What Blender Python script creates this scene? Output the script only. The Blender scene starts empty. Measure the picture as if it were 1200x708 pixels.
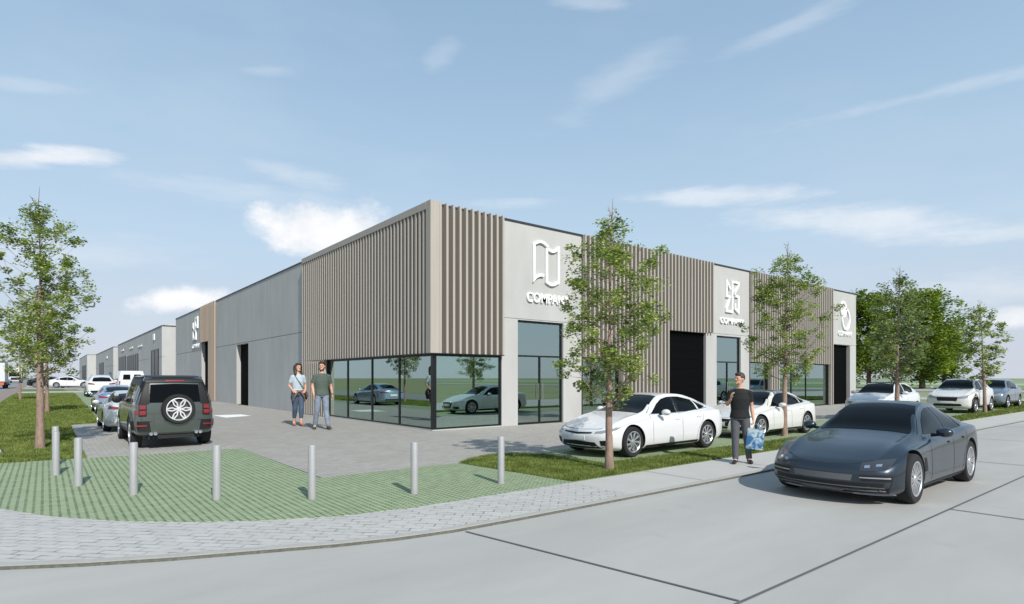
import bpy, bmesh, math, random
from mathutils import Vector, Matrix, noise
from mathutils.bvhtree import BVHTree
R = math.radians
random.seed(7)
S = bpy.context.scene
COL = S.collection

# ------------------------------------------------------------------ camera
cd = bpy.data.cameras.new('camera')
cam = bpy.data.objects.new('camera', cd); COL.objects.link(cam)
AZ = 51.4
cam.location = (-9.742, -16.291, 1.7)
cam.rotation_euler = (R(90), 0, R(AZ - 90))
cd.sensor_width = 36; cd.lens = 20.58; cd.shift_y = 89/1200
cd.clip_start = 0.1; cd.clip_end = 6000
S.camera = cam
FW = Vector((math.cos(R(AZ)), math.sin(R(AZ)), 0)); RT = Vector((math.sin(R(AZ)), -math.cos(R(AZ)), 0))

# ------------------------------------------------------------------ sun and sky
SUN_EL = 38.0
SH = Vector((.175, .985, 0)).normalized()              # the way shadows fall
sd = bpy.data.lights.new('sun', 'SUN'); so = bpy.data.objects.new('sun', sd); COL.objects.link(so)
sd.energy = 4.7; sd.angle = R(.5); sd.color = (1, .955, .89)
ldir = Vector((SH.x*math.cos(R(SUN_EL)), SH.y*math.cos(R(SUN_EL)), -math.sin(R(SUN_EL))))
so.rotation_euler = ldir.to_track_quat('-Z', 'Y').to_euler(); so.location = (-20, -60, 60)
W = bpy.data.worlds.new('World'); S.world = W; W.use_nodes = True
nt = W.node_tree; N = nt.nodes; L = nt.links
bg = N['Background']
sky = N.new('ShaderNodeTexSky'); sky.sky_type = 'NISHITA'; sky.sun_disc = False
sky.sun_elevation = R(SUN_EL); sky.sun_rotation = math.atan2(-SH.x, -SH.y)
sky.air_density = 1.0; sky.dust_density = 1.0; sky.ozone_density = 1.2
SKY_STRENGTH = .09
bg.inputs[1].default_value = SKY_STRENGTH
tc = N.new('ShaderNodeTexCoord')
def vm(op, a=None, b=None):
    n = N.new('ShaderNodeVectorMath'); n.operation = op
    for i, v in enumerate((a, b)):
        if v is None: continue
        if isinstance(v, (tuple, Vector)): n.inputs[i].default_value = tuple(v)
        else: L.new(v, n.inputs[i])
    return n.outputs['Value'] if op == 'DOT_PRODUCT' else n.outputs[0]
def mm(op, a, b=None, c=None, clamp=False):
    n = N.new('ShaderNodeMath'); n.operation = op; n.use_clamp = clamp
    for i, v in enumerate((a, b, c)):
        if v is None: continue
        if isinstance(v, (int, float)): n.inputs[i].default_value = v
        else: L.new(v, n.inputs[i])
    return n.outputs[0]
DV = tc.outputs['Generated']
def wnoise(scale, stretch=(1, 1, 1), detail=6, rough=.6, off=(0, 0, 0)):
    mp = N.new('ShaderNodeMapping'); mp.inputs['Scale'].default_value = stretch; mp.inputs['Location'].default_value = off
    L.new(DV, mp.inputs['Vector'])
    n = N.new('ShaderNodeTexNoise'); n.inputs['Scale'].default_value = scale; n.inputs['Detail'].default_value = detail
    n.inputs['Roughness'].default_value = rough; L.new(mp.outputs[0], n.inputs['Vector'])
    return n.outputs['Fac']
n_puff = wnoise(9, (1, 1, 1.3), 9, .62)
n_wisp = wnoise(5, (1, 1, 5), 8, .62, (3, 1, 2))
n_big = wnoise(2.2, (1, 1, 3.5), 5, .55, (7, 2, 4))
# (direction right of the view axis, up, half width, half height, tilt, strength, softness, puffy)
def cloud(px, py, hw, hh, tilt, st, soft, puffy):
    x = (px-600)/686; y = (443-py)/686
    c = (FW + RT*x + Vector((0, 0, y))).normalized()
    u = RT*1.0 - c*RT.dot(c); u.normalize(); v = c.cross(u); v = v if v.z > 0 else -v
    ct, stt = math.cos(R(tilt)), math.sin(R(tilt))
    u, v = u*ct + v*stt, v*ct - u*stt
    k = 1/(1+x*x+y*y)**.5
    du = mm('MULTIPLY', vm('DOT_PRODUCT', DV, u), 686/(hw*k)); dv = mm('MULTIPLY', vm('DOT_PRODUCT', DV, v), 686/(hh*k))
    r = mm('SQRT', mm('ADD', mm('MULTIPLY', du, du), mm('MULTIPLY', dv, dv)))
    r = mm('ADD', r, mm('MULTIPLY', mm('SUBTRACT', n_puff if puffy else n_wisp, .5), 2.4 if puffy else 3.2))
    m = N.new('ShaderNodeMapRange'); m.interpolation_type = 'SMOOTHSTEP'
    m.inputs[1].default_value = 1.0+soft*.3; m.inputs[2].default_value = 1.0-soft; m.inputs[3].default_value = 0; m.inputs[4].default_value = st
    L.new(r, m.inputs[0])
    front = mm('GREATER_THAN', vm('DOT_PRODUCT', DV, c), .3)
    return mm('MULTIPLY', m.outputs[0], front)
clouds = [
    (378, 276, 84, 40, 0, 1.0, .55, True), (205, 352, 56, 19, 0, .95, .55, True), (1192, 374, 46, 17, 0, .75, .6, True),
    (55, 184, 85, 11, 2, .75, .9, False), (345, 206, 60, 14, -12, .3, .9, False), (850, 230, 105, 10, 2, .5, .9, False),
    (1050, 262, 160, 20, -2, .5, .9, False), (1080, 112, 140, 10, 14, .32, 1.0, False), (935, 25, 70, 10, 25, .2, 1, False),
    (1130, 335, 120, 25, 0, .3, 1, False), (512, 70, 26, 12, 40, .16, 1, False), (600, 238, 60, 8, 0, .3, 1, False),
    (60, 300, 150, 30, 0, .22, 1, False), (280, 225, 120, 14, -6, .22, 1, False), (690, 4, 40, 7, 0, .25, 1, False),
    (715, 100, 90, 20, 30, .18, 1, False), (310, 82, 40, 8, 0, .2, 1, False), (30, 100, 70, 8, -8, .2, 1, False)]
tot = None
for c in clouds:
    o = cloud(*c); tot = o if tot is None else mm('MAXIMUM', tot, o)
# thin veil high up everywhere
mv = N.new('ShaderNodeMapRange'); mv.inputs[1].default_value = .5; mv.inputs[2].default_value = .85; mv.inputs[3].default_value = 0; mv.inputs[4].default_value = .14
L.new(n_big, mv.inputs[0])
tot = mm('MAXIMUM', tot, mv.outputs[0], clamp=True)
sep = N.new('ShaderNodeSeparateXYZ'); L.new(DV, sep.inputs[0])
# pale moisture haze: stronger near the horizon
hz = N.new('ShaderNodeMapRange'); hz.inputs[1].default_value = .0; hz.inputs[2].default_value = .5; hz.inputs[3].default_value = .90; hz.inputs[4].default_value = .78
L.new(sep.outputs[2], hz.inputs[0])
m1 = N.new('ShaderNodeMix'); m1.data_type = 'RGBA'; L.new(hz.outputs[0], m1.inputs[0]); L.new(sky.outputs[0], m1.inputs[6])
hc = N.new('ShaderNodeValToRGB'); L.new(sep.outputs[2], hc.inputs[0])
k = 1/SKY_STRENGTH
def kc(r, g, b): return (r*k, g*k, b*k, 1)
e = hc.color_ramp.elements; e[0].position = 0; e[0].color = (.62, .66, .76, 1)
e[1].position = .6; e[1].color = (.31, .49, .70, 1)
for p, c in ((.10, (.58, .67, .79, 1)), (.22, (.53, .69, .85, 1)), (.38, (.43, .61, .80, 1))):
    q = hc.color_ramp.elements.new(p); q.color = c
hm = N.new('ShaderNodeVectorMath'); hm.operation = 'SCALE'; hm.inputs['Scale'].default_value = k; L.new(hc.outputs[0], hm.inputs[0])
L.new(hm.outputs[0], m1.inputs[7])
m2 = N.new('ShaderNodeMix'); m2.data_type = 'RGBA'; L.new(tot, m2.inputs[0]); L.new(m1.outputs[2], m2.inputs[6]); 
cr = N.new('ShaderNodeValToRGB'); cr.color_ramp.elements[0].position = .3; cr.color_ramp.elements[0].color = (.80, .83, .88, 1); cr.color_ramp.elements[1].position = .6; cr.color_ramp.elements[1].color = (.98, .98, .99, 1)
L.new(wnoise(14, (1, 1, 1.6), 7, .6, (5, 1, 0)), cr.inputs[0]); cs_ = N.new('ShaderNodeVectorMath'); cs_.operation = 'SCALE'; cs_.inputs['Scale'].default_value = k; L.new(cr.outputs[0], cs_.inputs[0]); L.new(cs_.outputs[0], m2.inputs[7])
L.new(m2.outputs[2], bg.inputs[0])
S.view_settings.view_transform = 'Standard'; S.view_settings.look = 'None'
S.view_settings.exposure = 0.08; S.view_settings.gamma = 1
S.cycles.max_bounces = 8; S.cycles.transparent_max_bounces = 16

# ------------------------------------------------------------------ helpers
def lin(h):
    h = h.lstrip('#'); v = [int(h[i:i+2], 16)/255 for i in (0, 2, 4)]
    return tuple(x/12.92 if x <= .04045 else ((x+.055)/1.055)**2.4 for x in v)
MATS = {}
def mat(name, color, rough=.6, metal=0, noise_amt=0, noise_scale=8, bump=0, bump_scale=60, coat=0, spec=.5, stretch=(1, 1, 1), emit=0):
    if name in MATS: return MATS[name]
    m = bpy.data.materials.new(name); m.use_nodes = True; t = m.node_tree; n = t.nodes; l = t.links
    b = n['Principled BSDF']
    c = (*color, 1)
    b.inputs['Base Color'].default_value = c; b.inputs['Roughness'].default_value = rough; b.inputs['Metallic'].default_value = metal
    b.inputs['Coat Weight'].default_value = coat; b.inputs['Coat Roughness'].default_value = .03; b.inputs['Specular IOR Level'].default_value = spec
    if emit: b.inputs['Emission Color'].default_value = c; b.inputs['Emission Strength'].default_value = emit
    if noise_amt or bump:
        g = n.new('ShaderNodeNewGeometry'); mp = n.new('ShaderNodeMapping'); mp.inputs['Scale'].default_value = stretch
        l.new(g.outputs['Position'], mp.inputs[0])
    if noise_amt:
        a = n.new('ShaderNodeTexNoise'); a.inputs['Scale'].default_value = noise_scale; a.inputs['Detail'].default_value = 7; a.inputs['Roughness'].default_value = .6
        l.new(mp.outputs[0], a.inputs[0])
        mr = n.new('ShaderNodeMapRange'); mr.inputs[1].default_value = .25; mr.inputs[2].default_value = .75
        mr.inputs[3].default_value = 1-noise_amt; mr.inputs[4].default_value = 1+noise_amt; l.new(a.outputs[0], mr.inputs[0])
        v = n.new('ShaderNodeVectorMath'); v.operation = 'SCALE'; v.inputs[0].default_value = color
        l.new(mr.outputs[0], v.inputs['Scale']); l.new(v.outputs[0], b.inputs['Base Color'])
    if bump:
        a = n.new('ShaderNodeTexNoise'); a.inputs['Scale'].default_value = bump_scale; a.inputs['Detail'].default_value = 5
        l.new(mp.outputs[0], a.inputs[0]); bp = n.new('ShaderNodeBump'); bp.inputs['Strength'].default_value = bump; bp.inputs['Distance'].default_value = .02
        l.new(a.outputs[0], bp.inputs['Height']); l.new(bp.outputs[0], b.inputs['Normal'])
    MATS[name] = m; return m
def tag(o, label=None, cat=None, group=None, kind=None):
    if label: o['label'] = label
    if cat: o['category'] = cat
    if group: o['group'] = group
    if kind: o['kind'] = kind
    return o
def empty(name, loc=(0, 0, 0), rz=0, label=None, cat=None, group=None, scale=1):
    o = bpy.data.objects.new(name, None); COL.objects.link(o); o.location = loc; o.rotation_euler = (0, 0, rz)
    o.scale = (scale,)*3; o.empty_display_size = .2
    return tag(o, label, cat, group)
def link(name, me, m=None, parent=None, smooth=None):
    o = bpy.data.objects.new(name, me); COL.objects.link(o)
    if m is not None:
        for x in (m if isinstance(m, (list, tuple)) else [m]): me.materials.append(x)
    if parent: o.parent = parent
    if smooth is not None:
        for p in me.polygons: p.use_smooth = True
        if smooth < 180: me.set_sharp_from_angle(angle=R(smooth))
    return o
class MB:
    def __init__(s): s.v = []; s.f = []; s.mi = []
    def add(s, vs, fs, mi=0):
        o = len(s.v); s.v += [tuple(v) for v in vs]; s.f += [tuple(i+o for i in f) for f in fs]; s.mi += [mi]*len(fs); return s
    def box(s, x0, x1, y0, y1, z0, z1, mi=0):
        v = [(x0, y0, z0), (x1, y0, z0), (x1, y1, z0), (x0, y1, z0), (x0, y0, z1), (x1, y0, z1), (x1, y1, z1), (x0, y1, z1)]
        return s.add(v, [(3, 2, 1, 0), (4, 5, 6, 7), (0, 1, 5, 4), (1, 2, 6, 5), (2, 3, 7, 6), (3, 0, 4, 7)], mi)
    def tube(s, pts, rad, n=8, cap=True, mi=0, flat=None, side=None):
        pts = [Vector(p) for p in pts]; rings = []
        if not isinstance(rad, (list, tuple)): rad = [rad]*len(pts)
        up = Vector((0, 0, 1)); prev = None
        for i, p in enumerate(pts):
            t = (pts[min(i+1, len(pts)-1)] - pts[max(i-1, 0)])
            t = t.normalized() if t.length > 1e-9 else Vector((0, 0, 1))
            if side is not None: a = Vector(side) - t*Vector(side).dot(t); a.normalize()
            elif prev is None:
                a = t.cross(up if abs(t.z) < .9 else Vector((1, 0, 0))).normalized()
            else: a = (prev - t*prev.dot(t)).normalized()
            prev = a; b = t.cross(a)
            r = rad[i]; ra, rb = (r if isinstance(r, (tuple, list)) else (r, r))
            rings.append([p + a*ra*math.cos(2*math.pi*j/n) + b*rb*math.sin(2*math.pi*j/n) for j in range(n)])
        vs = [v for r in rings for v in r]; fs = []
        for i in range(len(rings)-1):
            for j in range(n): fs.append((i*n+j, i*n+(j+1) % n, (i+1)*n+(j+1) % n, (i+1)*n+j))
        if cap: fs.append(tuple(reversed(range(n)))); fs.append(tuple((len(rings)-1)*n+j for j in range(n)))
        return s.add(vs, fs, mi)
    def ball(s, c, r, nu=16, nv=10, mi=0, rot=None):
        c = Vector(c); r = r if isinstance(r, (tuple, list)) else (r, r, r); vs = []; fs = []
        for i in range(nv+1):
            th = math.pi*i/nv
            for j in range(nu):
                ph = 2*math.pi*j/nu
                d = Vector((r[0]*math.sin(th)*math.cos(ph), r[1]*math.sin(th)*math.sin(ph), r[2]*math.cos(th)))
                if rot is not None: d = rot @ d
                vs.append(c+d)
        for i in range(nv):
            for j in range(nu): fs.append((i*nu+j, (i+1)*nu+j, (i+1)*nu+(j+1) % nu, i*nu+(j+1) % nu))
        return s.add(vs, fs, mi)
    def lathe(s, prof, c=(0, 0, 0), axis='y', n=32, mi=0):
        vs = []; fs = []; m = len(prof)
        for j in range(n):
            a = 2*math.pi*j/n
            for (r, h) in prof:
                if axis == 'y': vs.append((c[0]+r*math.cos(a), c[1]+h, c[2]+r*math.sin(a)))
                elif axis == 'z': vs.append((c[0]+r*math.cos(a), c[1]+r*math.sin(a), c[2]+h))
                else: vs.append((c[0]+h, c[1]+r*math.cos(a), c[2]+r*math.sin(a)))
        for j in range(n):
            for i in range(m-1): fs.append((j*m+i, ((j+1) % n)*m+i, ((j+1) % n)*m+i+1, j*m+i+1))
        return s.add(vs, fs, mi)
    def prism(s, poly, z0, z1, mi=0):
        n = len(poly); vs = [(x, y, z0) for x, y in poly]+[(x, y, z1) for x, y in poly]
        fs = [tuple(range(n, 2*n)), tuple(reversed(range(n)))]+[(i, (i+1) % n, n+(i+1) % n, n+i) for i in range(n)]
        return s.add(vs, fs, mi)
    def mesh(s, name='m'):
        me = bpy.data.meshes.new(name); me.from_pydata(s.v, [], s.f); me.update()
        for p, i in zip(me.polygons, s.mi): p.material_index = i
        return me
    def obj(s, name, m=None, parent=None, smooth=None, fix=True):
        me = s.mesh(name)
        if fix:
            b = bmesh.new(); b.from_mesh(me); bmesh.ops.recalc_face_normals(b, faces=b.faces); b.to_mesh(me); b.free()
        return link(name, me, m, parent, smooth)
def copy_tree(o, parent=None):
    c = o.copy(); COL.objects.link(c)
    if parent: c.parent = parent
    for ch in list(o.children): copy_tree(ch, c)
    return c
def evaluated(o):
    bpy.context.view_layer.update()
    dg = bpy.context.evaluated_depsgraph_get(); return bpy.data.meshes.new_from_object(o.evaluated_get(dg))

# ------------------------------------------------------------------ ground materials
def paver_mat(name, c1, c2, mortar, bw, bh, off=.5, mort=.006, big=.06, rough=.85, bump=.5, mort_amt=1.0, rot=0):
    m = bpy.data.materials.new(name); m.use_nodes = True; t = m.node_tree; n = t.nodes; l = t.links; b = n['Principled BSDF']
    g = n.new('ShaderNodeNewGeometry'); mp = n.new('ShaderNodeMapping'); mp.inputs['Rotation'].default_value = (0, 0, R(rot)); l.new(g.outputs['Position'], mp.inputs[0])
    k = n.new('ShaderNodeTexBrick'); k.offset = off; k.inputs['Scale'].default_value = 1; k.inputs['Brick Width'].default_value = bw; k.inputs['Row Height'].default_value = bh
    k.inputs['Mortar Size'].default_value = mort; k.inputs['Mortar Smooth'].default_value = .1; k.inputs['Color1'].default_value = (*c1, 1); k.inputs['Color2'].default_value = (*c2, 1)
    l.new(mp.outputs[0], k.inputs['Vector'])
    # joints are filled unevenly
    jn = n.new('ShaderNodeTexNoise'); jn.inputs['Scale'].default_value = 5.5; jn.inputs['Detail'].default_value = 2; l.new(g.outputs['Position'], jn.inputs[0])
    jr = n.new('ShaderNodeMapRange'); jr.inputs[1].default_value = .35; jr.inputs[2].default_value = .65; jr.inputs[3].default_value = 1-mort_amt; jr.inputs[4].default_value = 1; l.new(jn.outputs[0], jr.inputs[0])
    mx = n.new('ShaderNodeMix'); mx.data_type = 'RGBA'; mx.inputs[6].default_value = (*c1, 1); mx.inputs[7].default_value = (*mortar, 1); l.new(jr.outputs[0], mx.inputs[0]); l.new(mx.outputs[2], k.inputs['Mortar'])
    a = n.new('ShaderNodeTexNoise'); a.inputs['Scale'].default_value = 1.1; a.inputs['Detail'].default_value = 8; l.new(g.outputs['Position'], a.inputs[0])
    f = n.new('ShaderNodeTexNoise'); f.inputs['Scale'].default_value = 45; f.inputs['Detail'].default_value = 3; l.new(g.outputs['Position'], f.inputs[0])
    ad = n.new('ShaderNodeMath'); ad.operation = 'ADD'; l.new(a.outputs[0], ad.inputs[0]); l.new(f.outputs[0], ad.inputs[1])
    mr = n.new('ShaderNodeMapRange'); mr.inputs[1].default_value = .6; mr.inputs[2].default_value = 1.4; mr.inputs[3].default_value = 1-big*1.6; mr.inputs[4].default_value = 1+big*1.6; l.new(ad.outputs[0], mr.inputs[0])
    v = n.new('ShaderNodeVectorMath'); v.operation = 'SCALE'; l.new(k.outputs[0], v.inputs[0]); l.new(mr.outputs[0], v.inputs['Scale']); l.new(v.outputs[0], b.inputs['Base Color'])
    b.inputs['Roughness'].default_value = rough
    bp = n.new('ShaderNodeBump'); bp.inputs['Strength'].default_value = bump; bp.inputs['Distance'].default_value = .006; bp.invert = True
    l.new(k.outputs['Fac'], bp.inputs['Height']); l.new(bp.outputs[0], b.inputs['Normal'])
    MATS[name] = m; return m
M_fore = paver_mat('forecourt_pavers', lin('#9d9992'), lin('#928e87'), lin('#7f7b75'), .21, .105, .5, .006, .06, .9, .4, .8)
M_drive = paver_mat('bay_pavers', lin('#a09d96'), lin('#96938c'), lin('#7e7b75'), .21, .105, .5, .006, .06, .9, .4, .8, 90)
M_pave = paver_mat('pavement_pavers', lin('#b2b0ac'), lin('#aaa8a4'), lin('#6f6e6b'), .23, .115, .5, .009, .04, .85, .6, 1.0, 45)
M_green = paver_mat('green_grid_pavers', lin('#9aa886'), lin('#93a17e'), lin('#5b6a4e'), .088, .086, 0, .016, .06, .9, .7, .35)
M_walk = mat('concrete_sidewalk', lin('#aeaca7'), .85, noise_amt=.06, noise_scale=1.5, bump=.15, bump_scale=80)
M_kerb = mat('kerb_concrete', lin('#a19f9a'), .85, noise_amt=.08, noise_scale=5, bump=.2)
M_joint = mat('joint_filler', lin('#56595c'), .9)
M_dirt = mat('gutter_line', lin('#5d5f56'), .95, noise_amt=.4, noise_scale=25)
M_white = mat('road_paint', (.78, .78, .76), .7, noise_amt=.05)
M_path = paver_mat('brown_brick_path', lin('#8d8079'), lin('#82746c'), lin('#655a54'), .21, .105, .5, .006, .08)
def road_mat():
    m = bpy.data.materials.new('road_concrete'); m.use_nodes = True; t = m.node_tree; n = t.nodes; l = t.links; b = n['Principled BSDF']
    g = n.new('ShaderNodeNewGeometry')
    def nz(sc, st, det=7):
        mp = n.new('ShaderNodeMapping'); mp.inputs['Scale'].default_value = st; l.new(g.outputs['Position'], mp.inputs[0])
        a = n.new('ShaderNodeTexNoise'); a.inputs['Scale'].default_value = sc; a.inputs['Detail'].default_value = det; l.new(mp.outputs[0], a.inputs[0]); return a.outputs[0]
    a = nz(.5, (.35, 1.3, 1)); c = nz(2.0, (.5, 1.6, 1)); d = nz(120, (1, 1, 1), 2)
    def ma(op, x, y):
        q = n.new('ShaderNodeMath'); q.operation = op
        for i, v in enumerate((x, y)):
            if isinstance(v, float): q.inputs[i].default_value = v
            else: l.new(v, q.inputs[i])
        return q.outputs[0]
    s = ma('ADD', ma('ADD', ma('MULTIPLY', a, .30), ma('MULTIPLY', c, .12)), ma('MULTIPLY', d, .10))
    mr = n.new('ShaderNodeMapRange'); mr.inputs[1].default_value = .16; mr.inputs[2].default_value = .36; mr.inputs[3].default_value = .85; mr.inputs[4].default_value = 1.12; l.new(s, mr.inputs[0])
    # sparse small blotches
    vb = n.new('ShaderNodeTexVoronoi'); vb.inputs['Scale'].default_value = .9; l.new(g.outputs['Position'], vb.inputs[0])
    br = n.new('ShaderNodeMapRange'); br.inputs[1].default_value = .03; br.inputs[2].default_value = .12; br.inputs[3].default_value = .93; br.inputs[4].default_value = 1; l.new(vb.outputs['Distance'], br.inputs[0])
    sc = ma('MULTIPLY', mr.outputs[0], br.outputs[0])
    v = n.new('ShaderNodeVectorMath'); v.operation = 'SCALE'; v.inputs[0].default_value = lin('#a6a49f'); l.new(sc, v.inputs['Scale']); l.new(v.outputs[0], b.inputs['Base Color'])
    b.inputs['Roughness'].default_value = .7
    bp = n.new('ShaderNodeBump'); bp.inputs['Strength'].default_value = .12; bp.inputs['Distance'].default_value = .01; l.new(d, bp.inputs['Height']); l.new(bp.outputs[0], b.inputs['Normal'])
    return m
M_road = road_mat()
M_asph = mat('side_road_asphalt', lin('#7d7f80'), .9, noise_amt=.1, noise_scale=3)
M_soil = mat('lawn_ground', lin('#5c6935'), .95, noise_amt=.3, noise_scale=9, bump=.6, bump_scale=70)
M_field = mat('field_green', lin('#7d8056'), .95, noise_amt=.2, noise_scale=.12)
def sheet(name, poly, z, m, thick=.0, kind='structure', parent=None):
    b = MB()
    if thick: b.prism(poly, z-thick, z)
    else: b.add([(x, y, z) for x, y in poly], [tuple(range(len(poly)))])
    o = b.obj(name, m, parent)
    if kind: tag(o, kind=kind)
    return o

# ------------------------------------------------------------------ ground
sheet('ground', [(-2500, -2500), (2500, -2500), (2500, 2500), (-2500, 2500)], -.06, M_field)
KERB = [(-13.9, 6), (-13.8, -1), (-13.2, -5), (-12.1, -7.4), (-11, -8.65), (-10.06, -9.26), (-9.45, -9.62), (-8.8, -9.93), (-8.1, -10.2), (-7.4, -10.47), (-6.8, -10.64), (-6.17, -10.74), (-5.2, -10.77), (-3.85, -10.78), (14, -10.78)]
INNER = [(-11.6, 6), (-10.55, 2.1), (-10.5, 1.2), (-10.8, -.85), (-10.75, -3.5), (-10.2, -6.17), (-9.71, -7.1), (-9.04, -7.97), (-8.38, -8.55), (-7.78, -8.95), (-6.91, -9.34), (-6.05, -9.47), (-4.81, -9.47), (-3.0, -9.45)]
sheet('road', [(-70, -18.6), (600, -18.6), (600, -8.6), (-13.0, -8.6), (-13.0, -4), (-70, -4)], -.030, M_road)
sheet('side_road', [(-20.5, -4), (-12.5, -4), (-12.5, 60), (-13.2, 110), (-15.2, 600), (-24, 600), (-20.6, 110)], -.026, M_asph)
def offset_line(pts, d):
    out = []
    for i, p in enumerate(pts):
        a = Vector(pts[max(i-1, 0)]); b = Vector(pts[min(i+1, len(pts)-1)]); t = (b-a).normalized(); nrm = Vector((-t.y, t.x))
        q = Vector(p)+nrm*d; out.append((q.x, q.y))
    return out
K2 = offset_line(KERB, .10)
def strip(a, b): return list(a)+list(reversed(b))
paveb = MB(); A = K2; 
paveb.prism(strip(K2[:-1]+[(-3.0, K2[-1][1])], INNER), -.05, 0)
tag(paveb.obj('pavement', M_pave), kind='structure')
kb = MB()
for i in range(len(KERB)-1):
    kb.prism([KERB[i], KERB[i+1], K2[i+1], K2[i]], -.05, .004)
kb.prism([(14, -10.78), (500, -10.78), (500, -10.68), (14, -10.68)], -.05, .004)
tag(kb.obj('kerb', M_kerb), kind='structure')
K3 = offset_line(KERB, -.03); gb = MB()
for i in range(len(KERB)-1): gb.prism([K3[i], K3[i+1], KERB[i+1], KERB[i]], -.05, -.006)
gb.prism([(14, -10.81), (500, -10.81), (500, -10.78), (14, -10.78)], -.05, -.006)
tag(gb.obj('gutter', M_dirt), kind='structure')
sheet('sidewalk', [(-3.0, -10.68), (500, -10.68), (500, -9.2), (34, -9.2), (-3.0, -9.45)], .0, M_walk, .05)
# slab joints of sidewalk and road
jb = MB()
for i in range(60):
    x = -1.2+i*2.4; jb.add([(x, -10.67, .004), (x+.012, -10.67, .004), (x+.012, -9.46, .004), (x, -9.46, .004)], [(0, 1, 2, 3)])
jb.add([(-9, -13.88, -.025), (500, -13.83, -.025), (500, -13.80, -.025), (-9, -13.85, -.025)], [(0, 1, 2, 3)])
for x, y0, y1 in [(-6.06, -13.85, -10.83), (-.45, -18.6, -13.85), (5.2, -13.83, -10.83), (5.2, -18.6, -13.83), (11, -18.6, -10.83), (17, -18.6, -10.83), (24, -18.6, -10.83), (31, -18.6, -10.83), (38, -18.6, -10.83)]:
    sl = .10 if x == -6.06 else .03
    jb.add([(x+sl*5, y0, -.022), (x+sl*5+.03, y0, -.022), (x+.03, y1, -.022), (x, y1, -.022)], [(0, 1, 2, 3)])
tag(jb.obj('slab_joints', M_joint), kind='structure')
# forecourt and parking bays
sheet('forecourt', [(-6.05, -6.5), (-3.2, -6.46), (31, -6.0), (31, .05), (33.2, .05), (33.2, 14), (0, 14), (0, 300), (-6.0, 300), (-6.05, 0)], 0, M_fore, .05)
sheet('parking_bay_paving', [(-9.05, -.9), (-6.05, -1.2), (-6.05, 10.45), (-9.02, 10.2)], .0, M_drive, .05)
sheet('green_parking_bays', [(-9.02, 10.2), (-6.05, 10.45), (-6.0, 72), (-7.0, 72), (-7.8, 25), (-8.1, 10.8), (-9.0, 10.3)][0:6], .0, M_green, .05)
sheet('corner_green_pavers', [(-10.8, -.85), (-6.05, -1.2), (-6.10, -6.5), (-3.39, -6.48), (-2.9, -6.9), (-1.0, -8.3), (-1.0, -9.45), (-3, -9.45), (-4.81, -9.47), (-6.05, -9.47), (-6.91, -9.34), (-7.78, -8.95), (-8.38, -8.55), (-9.04, -7.97), (-9.71, -7.1), (-10.2, -6.17), (-10.75, -3.5)], .004, M_green, .05)
sheet('green_car_bays', [(-1.2, -8.42), (31, -8.3), (31, -5.5), (10, -5.7), (-1.0, -6.2)], .006, M_green, .03)
sheet('bay_line_marking', [(-3.79, 12.87), (-2.61, 12.88), (-2.51, 11.47), (-3.69, 10.83)], .006, M_white)
# left verge, path
sheet('brick_path', [(-14.1, 6), (-11.6, 6), (-12.1, 35), (-12.3, 80), (-13.6, 300), (-14.6, 300), (-14.1, 80)], 0, M_path, .05)
LG = [(-10.78, -.85), (-9.05, -.9), (-9.02, 10.2), (-8.1, 10.8), (-7.8, 25), (-7.1, 70), (-12.2, 70), (-12.08, 35), (-11.6, 6), (-10.5, 2.1), (-10.45, 1.2)]
lawn_l = sheet('lawn_verge_ground', LG, .008, M_soil, .05)
sheet('crossing_path', [(-12.2, 70), (-6, 70), (-6, 78), (-12.2, 78)], .002, M_walk, .05)
sheet('far_verge_ground', [(-12.3, 78), (-7.5, 78), (-7.5, 98), (-12.5, 98)], .008, M_soil, .05)
sheet('far_car_park', [(-13.6, 98), (0, 98), (0, 300), (-13.6, 300)], -.004, M_drive, .04)
RG = [(-3.3, -6.55), (-2.9, -6.35), (-2.2, -6.1), (-1.6, -6.15), (-1.2, -6.6), (-1.15, -8.38), (34, -8.3), (34, -9.2), (-3.0, -9.44)]
RG = [(-3.3, -6.52), (-2.7, -6.15), (-2.1, -5.95), (-1.5, -6.2), (-1.15, -6.75), (-1.15, -8.38), (31, -8.3), (31, -5.0), (45, -5.0), (45, -9.2), (-3.0, -9.44)]
sheet('lawn_strip_ground', RG, .012, M_soil, .03)
# fields that run to the horizon beyond the end of the street
def fs(name, x0, x1, hexc, z, na=.2, ns=.2, y0=-300, y1=500):
    sheet(name, [(x0, y0), (x1, y0), (x1, y1), (x0, y1)], z, mat(name+'_mat', lin(hexc), .95, noise_amt=na, noise_scale=ns, stretch=(1, .15, 1)))
fs('service_road', 45, 51, '#a0a09b', -.03, y0=-8)
fs('dry_field', 51, 54, '#9c9a76', -.034, y0=-8)
fs('meadow', 54, 74, '#7a8560', -.036, y0=-8)
fs('far_road', 74, 84, '#6f7072', -.036, y0=-200)
fs('stubble_field', 84, 96, '#a39c8a', -.038, y0=-200)
fs('crop_field', 96, 170, '#6f7f58', -.04)
fs('pale_field', 170, 230, '#98a17c', -.04)
fs('back_field', 230, 600, '#788a6e', -.045, y1=900)

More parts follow.
